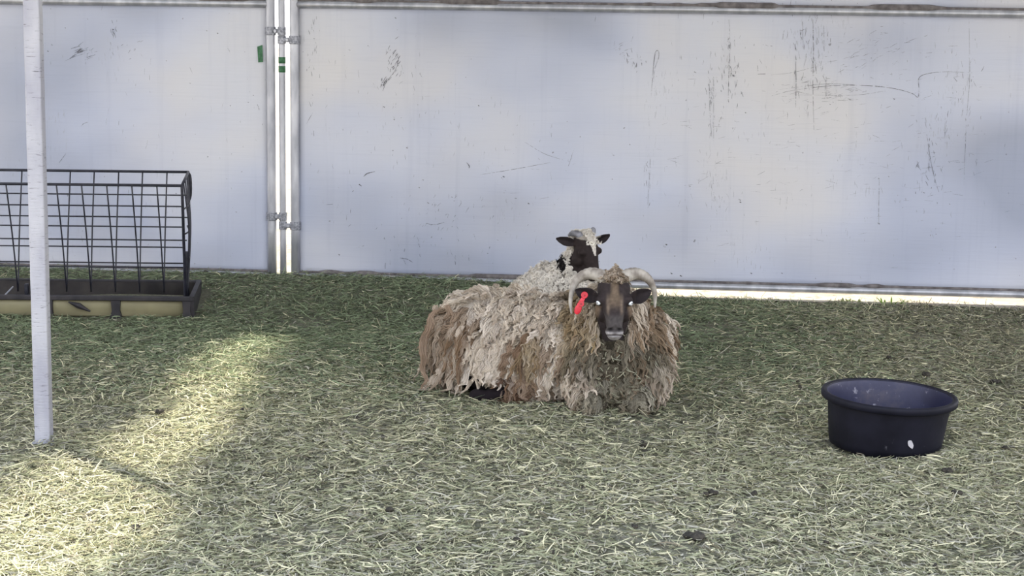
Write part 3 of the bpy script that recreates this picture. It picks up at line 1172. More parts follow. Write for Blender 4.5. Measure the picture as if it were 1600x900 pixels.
def eyeball(H, c, r, mat, parent, slit=True):
    bm = bmesh.new()
    bmesh.ops.create_uvsphere(bm, u_segments=20, v_segments=12, radius=r * H.s)
    bmesh.ops.translate(bm, vec=H.p(*c), verts=bm.verts)
    e = fin('eye', bm, mat, parent, smooth=True)
    if slit:
        bm = bmesh.new()
        sg = 1 if c[0] > 0 else -1
        ell(bm, H.p(c[0] + sg * r * 0.50, c[1] - r * .05, c[2] + r * 0.66), (r * 0.38 * H.s, r * 0.26 * H.s, r * 0.30 * H.s), H.R)
        q = fin('pupil', bm, M['pupil'], e, smooth=True)
    return e


def grow_locks(me, count, mask_fn, len_fn, rad_fn, dir_fn, off_fn, col_fn, nstr, K, strand_w, wave_a, wave_f, seed, dropfree=0.35):
    """locks of wool lying over the body; returns arrays for ribbons"""
    rng = np.random.default_rng(seed)
    V = coords(me)
    me.calc_loop_triangles()
    T = np.empty(len(me.loop_triangles) * 3, dtype=np.int32)
    me.loop_triangles.foreach_get('vertices', T)
    T = T.reshape(-1, 3)
    a, b, c = V[T[:, 0]], V[T[:, 1]], V[T[:, 2]]
    nn = np.cross(b - a, c - a)
    area = np.linalg.norm(nn, axis=1) / 2
    cen = (a + b + c) / 3
    m = mask_fn(cen, nn / (2 * area[:, None] + 1e-12))
    p = area * m
    idx = rng.choice(len(T), size=count, p=p / p.sum())
    r1, r2 = rng.random(count), rng.random(count)
    q = np.sqrt(r1)
    roots = a[idx] * (1 - q)[:, None] + b[idx] * (q * (1 - r2))[:, None] + c[idx] * (q * r2)[:, None]
    bvh = BVHTree.FromPolygons([tuple(x) for x in V], [tuple(t) for t in T])
    Pc = np.empty((count, K, 3))
    Nc = np.empty((count, K, 3))
    Ln = len_fn(roots, rng)
    Of = off_fn(roots, rng)
    for i in range(count):
        pos = Vector(roots[i])
        hit = bvh.find_nearest(pos)
        n = hit[1]
        g = Vector(dir_fn(roots[i], np.array(n), rng))
        st = Ln[i] / (K - 1)
        cur = pos + n * 0.004
        prevd = g
        for k in range(K):
            f = k / (K - 1)
            Pc[i, k] = cur
            Nc[i, k] = n
            d = g + Vector((0, 0, -0.55)) * f
            if f < 1 - dropfree:
                d = d - n * d.dot(n)
            if d.length < 0.15:
                d = prevd - n * prevd.dot(n) + Vector((0, 0, -0.05))
            d = (d.normalized() * 0.6 + prevd.normalized() * 0.4).normalized()
            prevd = d
            nx = cur + d * st
            h = bvh.find_nearest(nx)
            hn = h[1]
            dist = (nx - h[0]).dot(hn)
            want = Of[i] * (0.25 + 0.75 * math.sin(min(1, f * 1.6) * math.pi / 2))
            if dist < want or f < 1 - dropfree:
                nx = nx + hn * (want - dist) * 0.8
            if nx.z < 0.012:
                nx.z = 0.012 + 0.004 * rng.random()
            cur = nx
            n = hn if (nx - h[0]).length < 0.09 else n
    tan = np.gradient(Pc, axis=1)
    tan /= np.linalg.norm(tan, axis=2, keepdims=True) + 1e-9
    side = np.cross(tan, Nc)
    side /= np.linalg.norm(side, axis=2, keepdims=True) + 1e-9
    nor = np.cross(side, tan)
    f = np.linspace(0, 1, K)[None, :]
    rad = rad_fn(roots, rng)[:, None] * (0.55 + 0.6 * np.sin(np.clip(f * 1.3, 0, 1) * np.pi)) * (1 - 0.78 * f ** 2.2)
    ph = rng.random(count)[:, None] * 6.28
    ph2 = rng.random(count)[:, None] * 6.28
    fr = wave_f * (0.7 + 0.6 * rng.random(count))[:, None]
    wa = wave_a * (0.5 + rng.random(count))[:, None] * np.clip(f * 2, 0, 1)
    Pc = Pc + side * (wa * np.sin(ph + fr * f * 6.28))[..., None] + nor * (0.6 * wa * np.cos(ph2 + fr * f * 6.28))[..., None]
    # strands
    N = count * nstr
    th = rng.random((count, nstr)) * 6.28
    rr = np.sqrt(rng.random((count, nstr)))
    ox = (rr * np.cos(th))[:, :, None]
    oy = (rr * np.sin(th))[:, :, None]
    tw = (rng.normal(0, 0.9, (count, 1, 1)) * f[:, None, :])
    cx = ox * np.cos(tw) - oy * np.sin(tw)
    cy = ox * np.sin(tw) + oy * np.cos(tw)
    jit = rng.normal(0, 1, (count, nstr, K, 2)) * 0.07
    P = (Pc[:, None] + side[:, None] * ((cx + jit[..., 0]) * rad[:, None])[..., None] + nor[:, None] * ((cy * 0.55 + jit[..., 1]) * rad[:, None])[..., None])
    P = P.reshape(N, K, 3)
    ra = rng.normal(0, 0.7, (count, nstr, 1, 1))
    sd = side[:, None] * np.cos(ra) + nor[:, None] * np.sin(ra)
    sd = np.broadcast_to(sd, (count, nstr, K, 3)).reshape(N, K, 3)
    P[..., 2] = np.maximum(P[..., 2], 0.006)
    W = strand_w * (0.7 + 0.6 * rng.random(N))[:, None] * (1 - 0.65 * f ** 2)
    lockcol = col_fn(roots, Pc, rng)             # (count,K,3)
    col = lockcol[:, None] * (0.82 + 0.34 * rng.random((count, nstr)))[:, :, None, None]
    col = col.reshape(N, K, 3)
    return P, sd, W, np.clip(col, 0, 1)


# ------------------------------------------------------------------ the ram
def build_ram():
    base = Vector((0.20, 7.35, 0))
    P = tag(empty('ram', base), 'large shaggy cream and brown horned sheep lying down, with a red ear tag', 'sheep')
    H = Head((0.405, 6.985, 0.462), yaw=0.0, pitch=math.radians(-2))
    bm = bmesh.new()
    # trunk from rump (left, farther) to chest (right, nearer)
    ell(bm, (-0.125, 7.50, 0.185), (0.185, 0.185, 0.205))
    ell(bm, (0.02, 7.43, 0.205), (0.20, 0.19, 0.205))
    ell(bm, (0.20, 7.35, 0.200), (0.21, 0.19, 0.205))
    ell(bm, (0.37, 7.27, 0.200), (0.205, 0.18, 0.215))
    ell(bm, (0.43, 7.14, 0.165), (0.190, 0.130, 0.165))
    ell(bm, (-0.02, 7.34, 0.12), (0.17, 0.10, 0.12))       # haunch
    ell(bm, (0.51, 7.25, 0.265), (0.125, 0.13, 0.135))
    # neck
    tcap(bm, (0.41, 7.21, 0.30), (0.405, 7.095, 0.455), 0.130, 0.072)
    tcap(bm, (0.41, 7.15, 0.25), (0.405, 7.10, 0.37), 0.130, 0.085)
    # folded legs
    for x0, x1 in ((0.30, 0.325), (0.53, 0.505)):
        tcap(bm, (x0, 7.16, 0.12), (x1, 7.015, 0.045), 0.060, 0.036)
        tcap(bm, (x1, 7.015, 0.042), (x1 + (0.05 if x1 < .4 else -.05), 7.20, 0.032), 0.032, 0.024)
    tcap(bm, (-0.05, 7.36, 0.12), (0.10, 7.235, 0.05), 0.075, 0.04)
    tcap(bm, (0.10, 7.235, 0.042), (-0.08, 7.225, 0.030), 0.034, 0.020)
    tcap(bm, (-0.08, 7.225, 0.028), (-0.15, 7.235, 0.022), 0.019, 0.017)
    # tail
    tcap(bm, (-0.30, 7.55, 0.27), (-0.335, 7.56, 0.14), 0.035, 0.02)
    head_volumes(bm, H)
    ear_volume(bm, H, (-0.066, 0.012, -0.035), (-0.158, 0.048, -0.020), 0.030)
    ear_volume(bm, H, (0.066, 0.008, -0.035), (0.148, 0.050, -0.022), 0.030)
    me = remesh(bm, 0.0042, 5)
    V = coords(me)
    L = H.local(V)
    V = sculpt_face(V, L, H)
    V[:, 2] = np.maximum(V[:, 2], 0.004)
    setco(me, V)
    # colour of the short hair
    u, v, w_ = L[:, 0], L[:, 1], L[:, 2]
    au = np.abs(u)
    col = np.tile(np.array((0.16, 0.11, 0.07)), (len(V), 1))
    isface = (w_ > -0.11) & (v > -0.17) & (v < 0.14) & ((au < 0.09 + 0.30 * np.minimum(v, 0)) | ((v > -0.03) & (au < 0.2)))
    dark = np.array((0.030, 0.022, 0.022))
    brown = np.array((0.135, 0.098, 0.066))
    grey = np.array((0.060, 0.052, 0.050))
    fcol = np.tile(dark, (len(V), 1))
    # forehead blaze of brown, greying down the nose
    blaze = (1 - ss(0.016, 0.032, au + 0.01 * ss(0.0, -0.06, -v))) * ss(-0.035, 0.02, v)
    fcol = lerp(fcol, brown, blaze) if False else fcol * (1 - blaze[:, None]) + brown * blaze[:, None]
    edge = np.exp(-((au - 0.027) / 0.006) ** 2) * ss(-0.06, -0.02, v) * (1 - ss(0.0, 0.05, v)) * (w_ > 0)
    fcol = fcol * (1 - 0.6 * edge[:, None]) + np.array((0.25, 0.19, 0.14)) * 0.6 * edge[:, None]
    nose = (1 - ss(-0.06, -0.03, v)) * (au < 0.045) * (w_ > 0.0)
    fcol = fcol * (1 - nose[:, None]) + grey * nose[:, None]
    mz = (1 - ss(-0.110, -0.103, v)) * (w_ > 0.015) * (au < 0.040) * (0.5 + 0.5 * ss(0.004, 0.014, au + (v < -0.122)))
    fcol = fcol * (1 - mz[:, None]) + np.array((0.36, 0.34, 0.34)) * mz[:, None]
    line = np.exp(-(np.abs(v + 0.119 + 4 * u * u) / 0.004) ** 2) * (w_ > 0.02) * (au < 0.035)
    fcol = fcol * (1 - 0.8 * line[:, None]) + dark * 0.8 * line[:, None]
    for sd in (-1, 1):
        d = np.sqrt(((u - sd * 0.0165) / 0.011) ** 2 + ((v + 0.096) / 0.006) ** 2)
        k = np.exp(-d ** 2) * (w_ > 0.03)
        fcol = fcol * (1 - k[:, None]) + np.array((0.006, 0.005, 0.006)) * k[:, None]
    chk = ss(0.045, 0.062, au + 0.25 * (v + 0.02)) * (v < -0.015) * (au < 0.09)
    fcol = fcol * (1 - 0.75 * chk[:, None]) + np.array((0.20, 0.14, 0.09)) * 0.75 * chk[:, None]
    ear = au > 0.085
    fcol[ear] = np.array((0.018, 0.013, 0.014))
    col[isface] = fcol[isface]
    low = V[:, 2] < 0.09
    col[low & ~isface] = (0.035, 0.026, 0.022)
    nz = fbm(V[isface], 90, 1.0) * 0.35 + 1.0
    col[isface] *= nz[:, None]
    set_col(me, np.clip(col, 0, 1))
    body = link('body', me, M['skin'], P, smooth=True)
    objs = [body]
    # eyes
    for sd in (-1, 1):
        objs.append(eyeball(H, (sd * 0.0630, 0.000, 0.008), 0.0098, M['eye'], P))
    # horns
    objs.append(horn(H, [(-0.020, 0.075, -0.050), (-0.050, 0.098, -0.052), (-0.095, 0.106, -0.075), (-0.140, 0.085, -0.085), (-0.163, 0.045, -0.070), (-0.172, -0.005, -0.035), (-0.168, -0.048, -0.005)],
                     [0.026, 0.027, 0.024, 0.018, 0.012, 0.008, 0.0035], M['horn'], P))
    objs.append(horn(H, [(0.020, 0.075, -0.050), (0.045, 0.098, -0.052), (0.085, 0.108, -0.070), (0.130, 0.092, -0.085), (0.158, 0.055, -0.100), (0.168, 0.010, -0.105), (0.168, -0.030, -0.095)],
                     [0.026, 0.028, 0.025, 0.019, 0.013, 0.009, 0.0040], M['horn'], P))
    # ear tag: stud, strap and flag
    e = bpy.data.objects.new('ear_tag', None)
    bm = bmesh.new()
    n1 = H.R @ Vector((-.1, 0.15, 1))

    def disc(bm, c, r, th, n_):
        c = Vector(c)
        n_ = n_.normalized()
        tube(bm, [c - n_ * th, c - n_ * th * .6, c + n_ * th * .6, c + n_ * th], [r * .9, r, r, r * .88], 18)
    disc(bm, H.p(-0.119, 0.030, 0.012), 0.0135, 0.003, n1)
    disc(bm, H.p(-0.119, 0.030, 0.017), 0.006, 0.003, n1)
    a, b = H.p(-0.122, 0.020, 0.010), H.p(-0.140, -0.012, 0.020)
    s_ = (b - a).cross(n1).normalized() * 0.010
    q = n1.normalized() * 0.0022
    vs = [bm.verts.new(p) for p in (a - s_ * .7 - q, b - s_ - q, b + s_ - q, a + s_ * .7 - q, a - s_ * .7 + q, b - s_ + q, b + s_ + q, a + s_ * .7 + q)]
    for f_ in ((0, 1, 2, 3), (4, 7, 6, 5), (0, 4, 5, 1), (1, 5, 6, 2), (2, 6, 7, 3), (3, 7, 4, 0)):
        bm.faces.new([vs[i] for i in f_])
    disc(bm, H.p(-0.132, -0.004, 0.022), 0.012, 0.003, n1)
    ell(bm, H.p(-0.144, -0.026, 0.022), (0.0135, 0.021, 0.003), H.R @ Matrix.Rotation(-0.35, 3, 'Z'))
    t = fin('ear_tag', bm, M['red'], P, smooth=False)
    t['label'] = 'red plastic ear tag'
    objs.append(t)
    for c_, r_ in ((H.p(-0.132, -0.004, 0.0255), 0.004), (H.p(-0.119, 0.030, 0.0205), 0.0028)):
        bm = bmesh.new()
        disc(bm, c_, r_, 0.0012, n1)
        fin('tag_rivet', bm, M['dark_red'], t)
    # ---------------- fleece
    def facezone(cen):
        l = H.local(cen)
        u_, v_, w2 = l[:, 0], l[:, 1], l[:, 2]
        face = (w2 > -0.085) & (v_ > -0.16) & (v_ < 0.075) & (np.abs(u_) < 0.085 + 0.30 * np.minimum(v_, 0))
        face |= (w2 > -0.075) & (v_ > -0.03) & (v_ < 0.12) & (np.abs(u_) > 0.06) & (np.abs(u_) < 0.20)
        horns = (np.abs(u_) > 0.07) & (v_ > -0.06) & (w2 > -0.12) & (v_ < 0.2)
        return face | horns

    def mask(cen, nn):
        m = np.where(facezone(cen), 0.0, 1.0)
        m *= np.where(cen[:, 2] < 0.03, 0.25, 1.0)
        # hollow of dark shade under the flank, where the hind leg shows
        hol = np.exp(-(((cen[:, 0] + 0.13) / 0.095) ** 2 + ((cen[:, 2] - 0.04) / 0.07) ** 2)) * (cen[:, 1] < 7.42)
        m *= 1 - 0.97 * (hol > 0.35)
        return m * np.where(nn[:, 2] < -0.5, 0.3, 1.0)
    cream = np.array((0.68, 0.595, 0.485))
    pale = np.array((0.76, 0.68, 0.58))
    rust = np.array((0.25, 0.165, 0.10))
    ochre = np.array((0.33, 0.245, 0.135))
    umber = np.array((0.085, 0.055, 0.04))
    dirty = np.array((0.155, 0.135, 0.095))
    moss = np.array((0.25, 0.235, 0.175))

    def colf(roots, Pc, rng):
        n = len(roots)
        x, y, z = roots.T
        c = np.tile(cream, (n, 1)) * (0.88 + 0.22 * rng.random(n))[:, None]
        k = (rng.random(n) < 0.35)
        c[k] = pale * (0.9 + 0.15 * rng.random(k.sum()))[:, None]
        nz = fbm(roots, 9, 3.1)
        k = (nz > 0.30) & (z < 0.36)
        c[k] = lerp(cream, rust, 0.55 + 0.4 * rng.random(k.sum()))

        def blob(cx, cz, rx, rz, colr, st, edge=0.35):
            nonlocal c
            d = ((x - cx) / rx) ** 2 + ((z - cz) / rz) ** 2
            t = np.clip((1.2 - d) / edge, 0, 1) * st * (0.6 + 0.5 * rng.random(n))
            t = np.clip(t, 0, 1)
            c = c * (1 - t[:, None]) + np.asarray(colr) * t[:, None]
        back = y > 7.45
        blob(-0.29, 0.27, 0.07, 0.10, np.array((0.36, 0.27, 0.19)), 0.85)
        blob(-0.19, 0.26, 0.045, 0.07, rust, 0.9)
        blob(-0.27, 0.13, 0.03, 0.08, umber, 0.8)  # dark gaps between the hanging locks, put into the wool colour
        blob(0.055, 0.16, 0.045, 0.12, rust * 0.9, 0.95)
        blob(0.09, 0.24, 0.035, 0.07, ochre, 0.8)
        blob(0.02, 0.06, 0.12, 0.07, np.array((0.12, 0.07, 0.045)), 0.9)
        blob(0.20, 0.05, 0.06, 0.06, rust, 0.8)
        blob(0.27, 0.39, 0.06, 0.05, np.array((0.30, 0.22, 0.14)), 0.6)
        # ruff round the face, dirty chest
        blob(0.29, 0.36, 0.055, 0.12, ochre, 0.95)
        blob(0.53, 0.36, 0.060, 0.12, np.array((0.33, 0.24, 0.155)), 0.95)
        fr_ = y < 7.2
        d = ((x - 0.42) / 0.15) ** 2 + ((z - 0.25) / 0.10) ** 2
        t = np.clip((1.2 - d) / 0.5, 0, 1) * fr_ * 0.95
        c = c * (1 - t[:, None]) + dirty * (0.6 + 0.7 * rng.random(n))[:, None] * t[:, None]
        d = ((x - 0.44) / 0.15) ** 2 + ((z - 0.08) / 0.10) ** 2
        t = np.clip((1.2 - d) / 0.5, 0, 1) * fr_ * 0.85
        c = c * (1 - t[:, None]) + moss * (0.6 + 0.8 * rng.random(n))[:, None] * t[:, None]
        hl = H.local(roots)
        poll = (hl[:, 1] > 0.06) & (np.abs(hl[:, 0]) < 0.08) & (hl[:, 2] > -0.16)
        c[poll] = lerp(rust, cream, 0.3 + 0.5 * rng.random(poll.sum()))
        K = Pc.shape[1]
        out = np.repeat(c[:, None, :], K, axis=1)
        # weathered brown tips on low locks, pale tips higher up
        f = np.linspace(0, 1, K)[None, :, None]
        tipb = (rng.random(n) < 0.35)[:, None, None] * f ** 2 * 0.55
        out = out * (1 - tipb) + np.array((0.24, 0.15, 0.09)) * tipb
        out = out * (1 + 0.10 * f)
        return out

    def lenf(r, rng):
        n = len(r)
        l = 0.062 + 0.052 * rng.random(n)
        l += 0.05 * (r[:, 0] < -0.15) + 0.035 * (r[:, 2] < 0.28)
        hl = H.local(r)
        nr = np.abs(hl[:, 2]) < 0.16
        l = np.where((hl[:, 1] > 0.05) & nr & (np.abs(hl[:, 0]) < .1), 0.03, l)
        l = np.where((r[:, 1] < 7.12) & (np.abs(r[:, 0] - 0.42) < 0.12), l * 0.55, l)
        return l

    def radf(r, rng):
        q = 0.0165 + 0.0125 * rng.random(len(r))
        return np.where((r[:, 1] < 7.12) & (np.abs(r[:, 0] - 0.42) < 0.12), q * 0.7, q)

    def offf(r, rng):
        q = 0.008 + 0.042 * rng.random(len(r)) ** 1.2
        return np.where((r[:, 1] < 7.10) & (np.abs(r[:, 0] - 0.42) < 0.1), q * 0.5, q)

    def dirf(p, n, rng):
        a = np.array((-0.28, -0.15, -1.0))
        if p[0] > 0.30 and p[1] < 7.25:
            a = np.array(((p[0] - 0.41) * 2.0, -0.25, -1.0))
        a = a + rng.normal(0, 0.34, 3)
        if n[2] > 0.75:
            a = a + np.array((-0.1, -0.9, 0)) * (1 if p[1] < 7.42 else -0.6)
        a = a - n * a.dot(n)
        return a
    P1 = grow_locks(me, 2000, mask, lenf, radf, dirf, offf, colf, 52, 12, 0.0021, 0.0058, 4.2, 21)
    hl_mask = lambda cen, nn: mask(cen, nn) * (cen[:, 2] > 0.05)
    P2 = grow_locks(me, 620, hl_mask, lambda r, g: lenf(r, g) * 1.0, lambda r, g: radf(r, g) * 0.85, dirf, lambda r, g: offf(r, g) + 0.016, colf, 50, 11, 0.0020, 0.006, 3.4, 22, 0.40)
    # ruff hanging beside the cheeks
    def ruffmask(cen, nn):
        l = H.local(cen)
        return (np.where(facezone(cen), 0, 1) * (l[:, 2] < -0.06) * (l[:, 2] > -0.18) * (l[:, 1] < 0.05) * (l[:, 1] > -0.22) * (np.abs(l[:, 0]) > 0.03)).astype(float) + 1e-9

    P3 = grow_locks(me, 300, ruffmask, lambda r, g: 0.10 + 0.06 * g.random(len(r)), lambda r, g: 0.012 + 0.006 * g.random(len(r)),
                    lambda p, n, g: np.array(((p[0] - 0.405) * 6, -0.4, -1.0)) + g.normal(0, .2, 3), lambda r, g: 0.02 + 0.03 * g.random(len(r)), colf, 22, 9, 0.0024, 0.008, 2.4, 23, 0.4)
    # short tuft between the horns
    def pollmask(cen, nn):
        l = H.local(cen)
        return ((np.abs(l[:, 0]) < 0.042 + 0.008 * np.sin(l[:, 0] * 300)) & (l[:, 1] > 0.075) & (l[:, 2] > -0.15) & (l[:, 2] < 0.02)).astype(float) + 1e-9

    P4 = grow_locks(me, 110, pollmask, lambda r, g: 0.016 + 0.014 * g.random(len(r)), lambda r, g: 0.008 + 0.004 * g.random(len(r)),
                    lambda p, n, g: np.array((g.normal(0, .9), -0.8, 0.35)), lambda r, g: 0.012 + 0.014 * g.random(len(r)), colf, 20, 7, 0.0020, 0.003, 2.0, 24, 0.6)

    # long matted locks hanging over the rump and flank
    def surf(px, py, lift):
        d = (camM.to_3x3() @ Vector(((px - 800) / F_PX, (450 - py) / F_PX, -1.0))).normalized()
        h_ = BV.ray_cast(Vector((0, 0, H_CAM)), d)
        if h_[0] is None:
            return None
        return h_[0] - d * lift
    BV = BVHTree.FromPolygons([tuple(x) for x in coords(me)], [tuple(q.vertices) for q in me.polygons])
    hero = [([(682, 478), (680, 500), (678, 530), (680, 552), (677, 568)], 0.020, 0.85),
            ([(680, 485), (666, 520), (660, 555), (664, 590), (660, 620)], 0.015, 0.6), ([(700, 478), (702, 500), (694, 530), (690, 556), (682, 560)], 0.018, 0.6),
            ([(712, 500), (704, 530), (700, 560), (690, 585), (672, 610)], 0.020, 0.8), ([(722, 510), (716, 545), (714, 575), (700, 605), (690, 622)], 0.020, 0.9),
            ([(735, 530), (732, 560), (724, 590), (714, 615), (706, 628)], 0.018, 0.95), ([(690, 575), (680, 590), (665, 606), (655, 622)], 0.016, 0.9),
            ([(752, 540), (748, 570), (738, 595), (722, 614)], 0.016, 1.0), ([(800, 540), (790, 560), (782, 580), (776, 600)], 0.018, 0.55),
            ([(825, 520), (812, 545), (800, 570), (792, 600)], 0.014, 0.5), ([(812, 560), (822, 590), (818, 620), (822, 640)], 0.018, 0.6),
            ([(835, 560), (848, 590), (850, 620), (858, 645)], 0.016, 0.75)]
    K5 = 20
    Q5, S5, W5, C5 = [], [], [], []
    g5 = np.random.default_rng(77)
    for path, rad_, tone in hero:
        pts = [surf(x, y, 0.045) for x, y in path]
        for i_, p_ in enumerate(pts):
            if p_ is None:
                ref_ = next((q for q in pts if q is not None), None)
                pts[i_] = G(*path[i_], depth=(pts[i_ - 1].y if i_ and pts[i_ - 1] is not None else ref_.y)) if ref_ else G(*path[i_], depth=7.35)
        for p_ in pts:
            p_.z = max(p_.z, 0.02)
        ctr_ = np.array(spline(pts, K5))
        f5 = np.linspace(0, 1, K5)
        ctr_ += np.stack([0.006 * np.sin(f5 * 22 + g5.random() * 6), 0.005 * np.cos(f5 * 19), 0 * f5], -1)
        prof = rad_ * (0.5 + 0.7 * np.sin(np.clip(f5 * 1.2, 0, 1) * np.pi)) * (1 - 0.7 * f5 ** 2.5)
        base_c = lerp(np.array((0.30, 0.20, 0.13)), np.array((0.66, 0.57, 0.46)), np.clip((tone - 0.5) * 2, 0, 1))
        for q in range(110):
            th_, rr_ = g5.random() * 6.28, math.sqrt(g5.random())
            tw_ = g5.normal(0, 0.15) + 1.2 * f5
            ox_, oy_ = rr_ * np.cos(th_ + tw_), rr_ * np.sin(th_ + tw_)
            Q5.append(ctr_ + np.stack([ox_ * prof, oy_ * prof * 0.7, 0 * f5], -1) + g5.normal(0, 0.0016, (K5, 3)) + np.stack([0.003 * np.sin(f5 * 31 + rr_ * 3), 0 * f5, 0 * f5], -1))
            al = g5.normal(0, 0.7)
            S5.append(np.tile((math.cos(al), math.sin(al), 0), (K5, 1)))
            W5.append(0.0026 * (1 - 0.5 * f5))
            C5.append(np.repeat((base_c * (0.8 + 0.35 * g5.random()))[None], K5, axis=0))
    P5 = (np.array(Q5), np.array(S5), np.array(W5), np.array(C5))
    # keep strands off the face
    Ps, Sd, Wd, Cl = [], [], [], []
    for n_, (p_, s2, w2, c2) in enumerate((P1, P2, P3, P4, P5)):
        l = H.local(p_.reshape(-1, 3)).reshape(p_.shape)
        bad = ((np.abs(l[..., 0]) < 0.088 - 0.30 * np.clip(-l[..., 1], 0, .14)) & (l[..., 1] > -0.150) & (l[..., 1] < (0.085 if n_ != 3 else 0.048)) & (l[..., 2] > -0.06)).any(axis=1)
        eb = ((np.abs(l[..., 0]) < 0.19) & (np.abs(l[..., 0]) > 0.07) & (l[..., 1] > -0.005) & (l[..., 1] < 0.12) & (l[..., 2] > -0.10)).any(axis=1)
        hz_ = ((((p_[..., 0] + 0.135) / 0.075) ** 2 + ((p_[..., 2] - 0.010) / 0.038) ** 2 < 1) & (p_[..., 1] < 7.40)).any(axis=1)
        k = ~(bad | eb | hz_)
        Ps.append((p_[k], s2[k], w2[k], c2[k]))
    for i, (p_, s2, w2, c2) in enumerate(Ps):
        o = link(('fleece', 'fleece', 'neck_ruff', 'poll_tuft', 'matted_locks')[i], ribbons('fleece', p_, s2, w2, c2), M['wool'], P)
        objs.append(o)
    # woolly underlayer that closes the gaps between the locks
    me2 = me.copy()
    V2 = coords(me2)
    nrm = np.empty(len(V2) * 3, dtype=np.float32)
    me2.vertices.foreach_get('normal', nrm)
    nrm = nrm.reshape(-1, 3)
    ins = ~facezone(V2)
    ll = H.local(V2)
    fade = np.clip((-ll[:, 2] - 0.085) / 0.05, 0, 1)
    fade = np.where(np.linalg.norm(ll, axis=1) < 0.26, fade, 1.0)
    off = np.where(ins, 0.010, -0.004) * np.where(ins, fade, 1) - 0.002 * (~ins)
    lump = np.array([noise.noise(Vector(p) * 28) for p in V2]) * 0.010
    V2 = V2 + nrm * (off + lump * ins * fade)[:, None]
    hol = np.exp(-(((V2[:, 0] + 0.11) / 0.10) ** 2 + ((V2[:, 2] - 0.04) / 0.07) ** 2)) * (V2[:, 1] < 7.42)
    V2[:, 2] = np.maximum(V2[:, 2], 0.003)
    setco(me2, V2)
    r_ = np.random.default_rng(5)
    cc = colf(V2, V2[:, None, :], r_)[:, 0] * 0.60  # darker than the locks: shade of the crevices put into the underwool colour
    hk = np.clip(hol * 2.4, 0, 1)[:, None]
    cc = cc * (1 - hk) + np.array((0.018, 0.014, 0.016)) * hk  # dark shade of the hollow under the flank put into the colour
    me2.color_attributes.remove(me2.color_attributes['Col'])
    set_col(me2, cc)
    me2.materials.clear()
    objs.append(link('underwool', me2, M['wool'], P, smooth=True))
    # straws caught in the chest wool
    bvh = BVHTree.FromPolygons([tuple(x) for x in V2], [tuple(q.vertices) for q in me2.polygons])
    Pn, Sn = [], []
    while len(Pn) < 130:
        px = R.gauss(965, 55)
        py = R.gauss(590, 32)
        d = (camM.to_3x3() @ Vector(((px - 800) / F_PX, (450 - py) / F_PX, -1.0))).normalized()
        hit = bvh.ray_cast(Vector((0, 0, H_CAM)), d)
        if hit[0] is None or H.local(np.array([hit[0]]))[0][2] > -0.02:
            continue
        n = hit[1]
        t = Vector((R.gauss(0, 1), R.gauss(0, .4), R.gauss(0, 1)))
        t = (t - n * t.dot(n)).normalized()
        l = R.uniform(0.005, 0.014)
        c = hit[0] + n * R.uniform(0.022, 0.04)
        Pn.append([c - t * l, c, c + t * l])
        s = t.cross(n).normalized()
        Sn.append([s, s, s])
    Pn, Sn = np.array(Pn), np.array(Sn)
    cl = lerp((0.36, 0.34, 0.24), (0.26, 0.27, 0.19), NR.random(len(Pn)))
    o = link('straw_bits', ribbons('straw', Pn, Sn, np.full(Pn.shape[:2], 0.003), cl), M['hay'], P)
    tag(o, 'pale hay bits caught in the chest wool', kind='stuff')
    objs.append(o)
    for o in objs:
        o.matrix_parent_inverse = Matrix.Translation(-base)


build_ram()


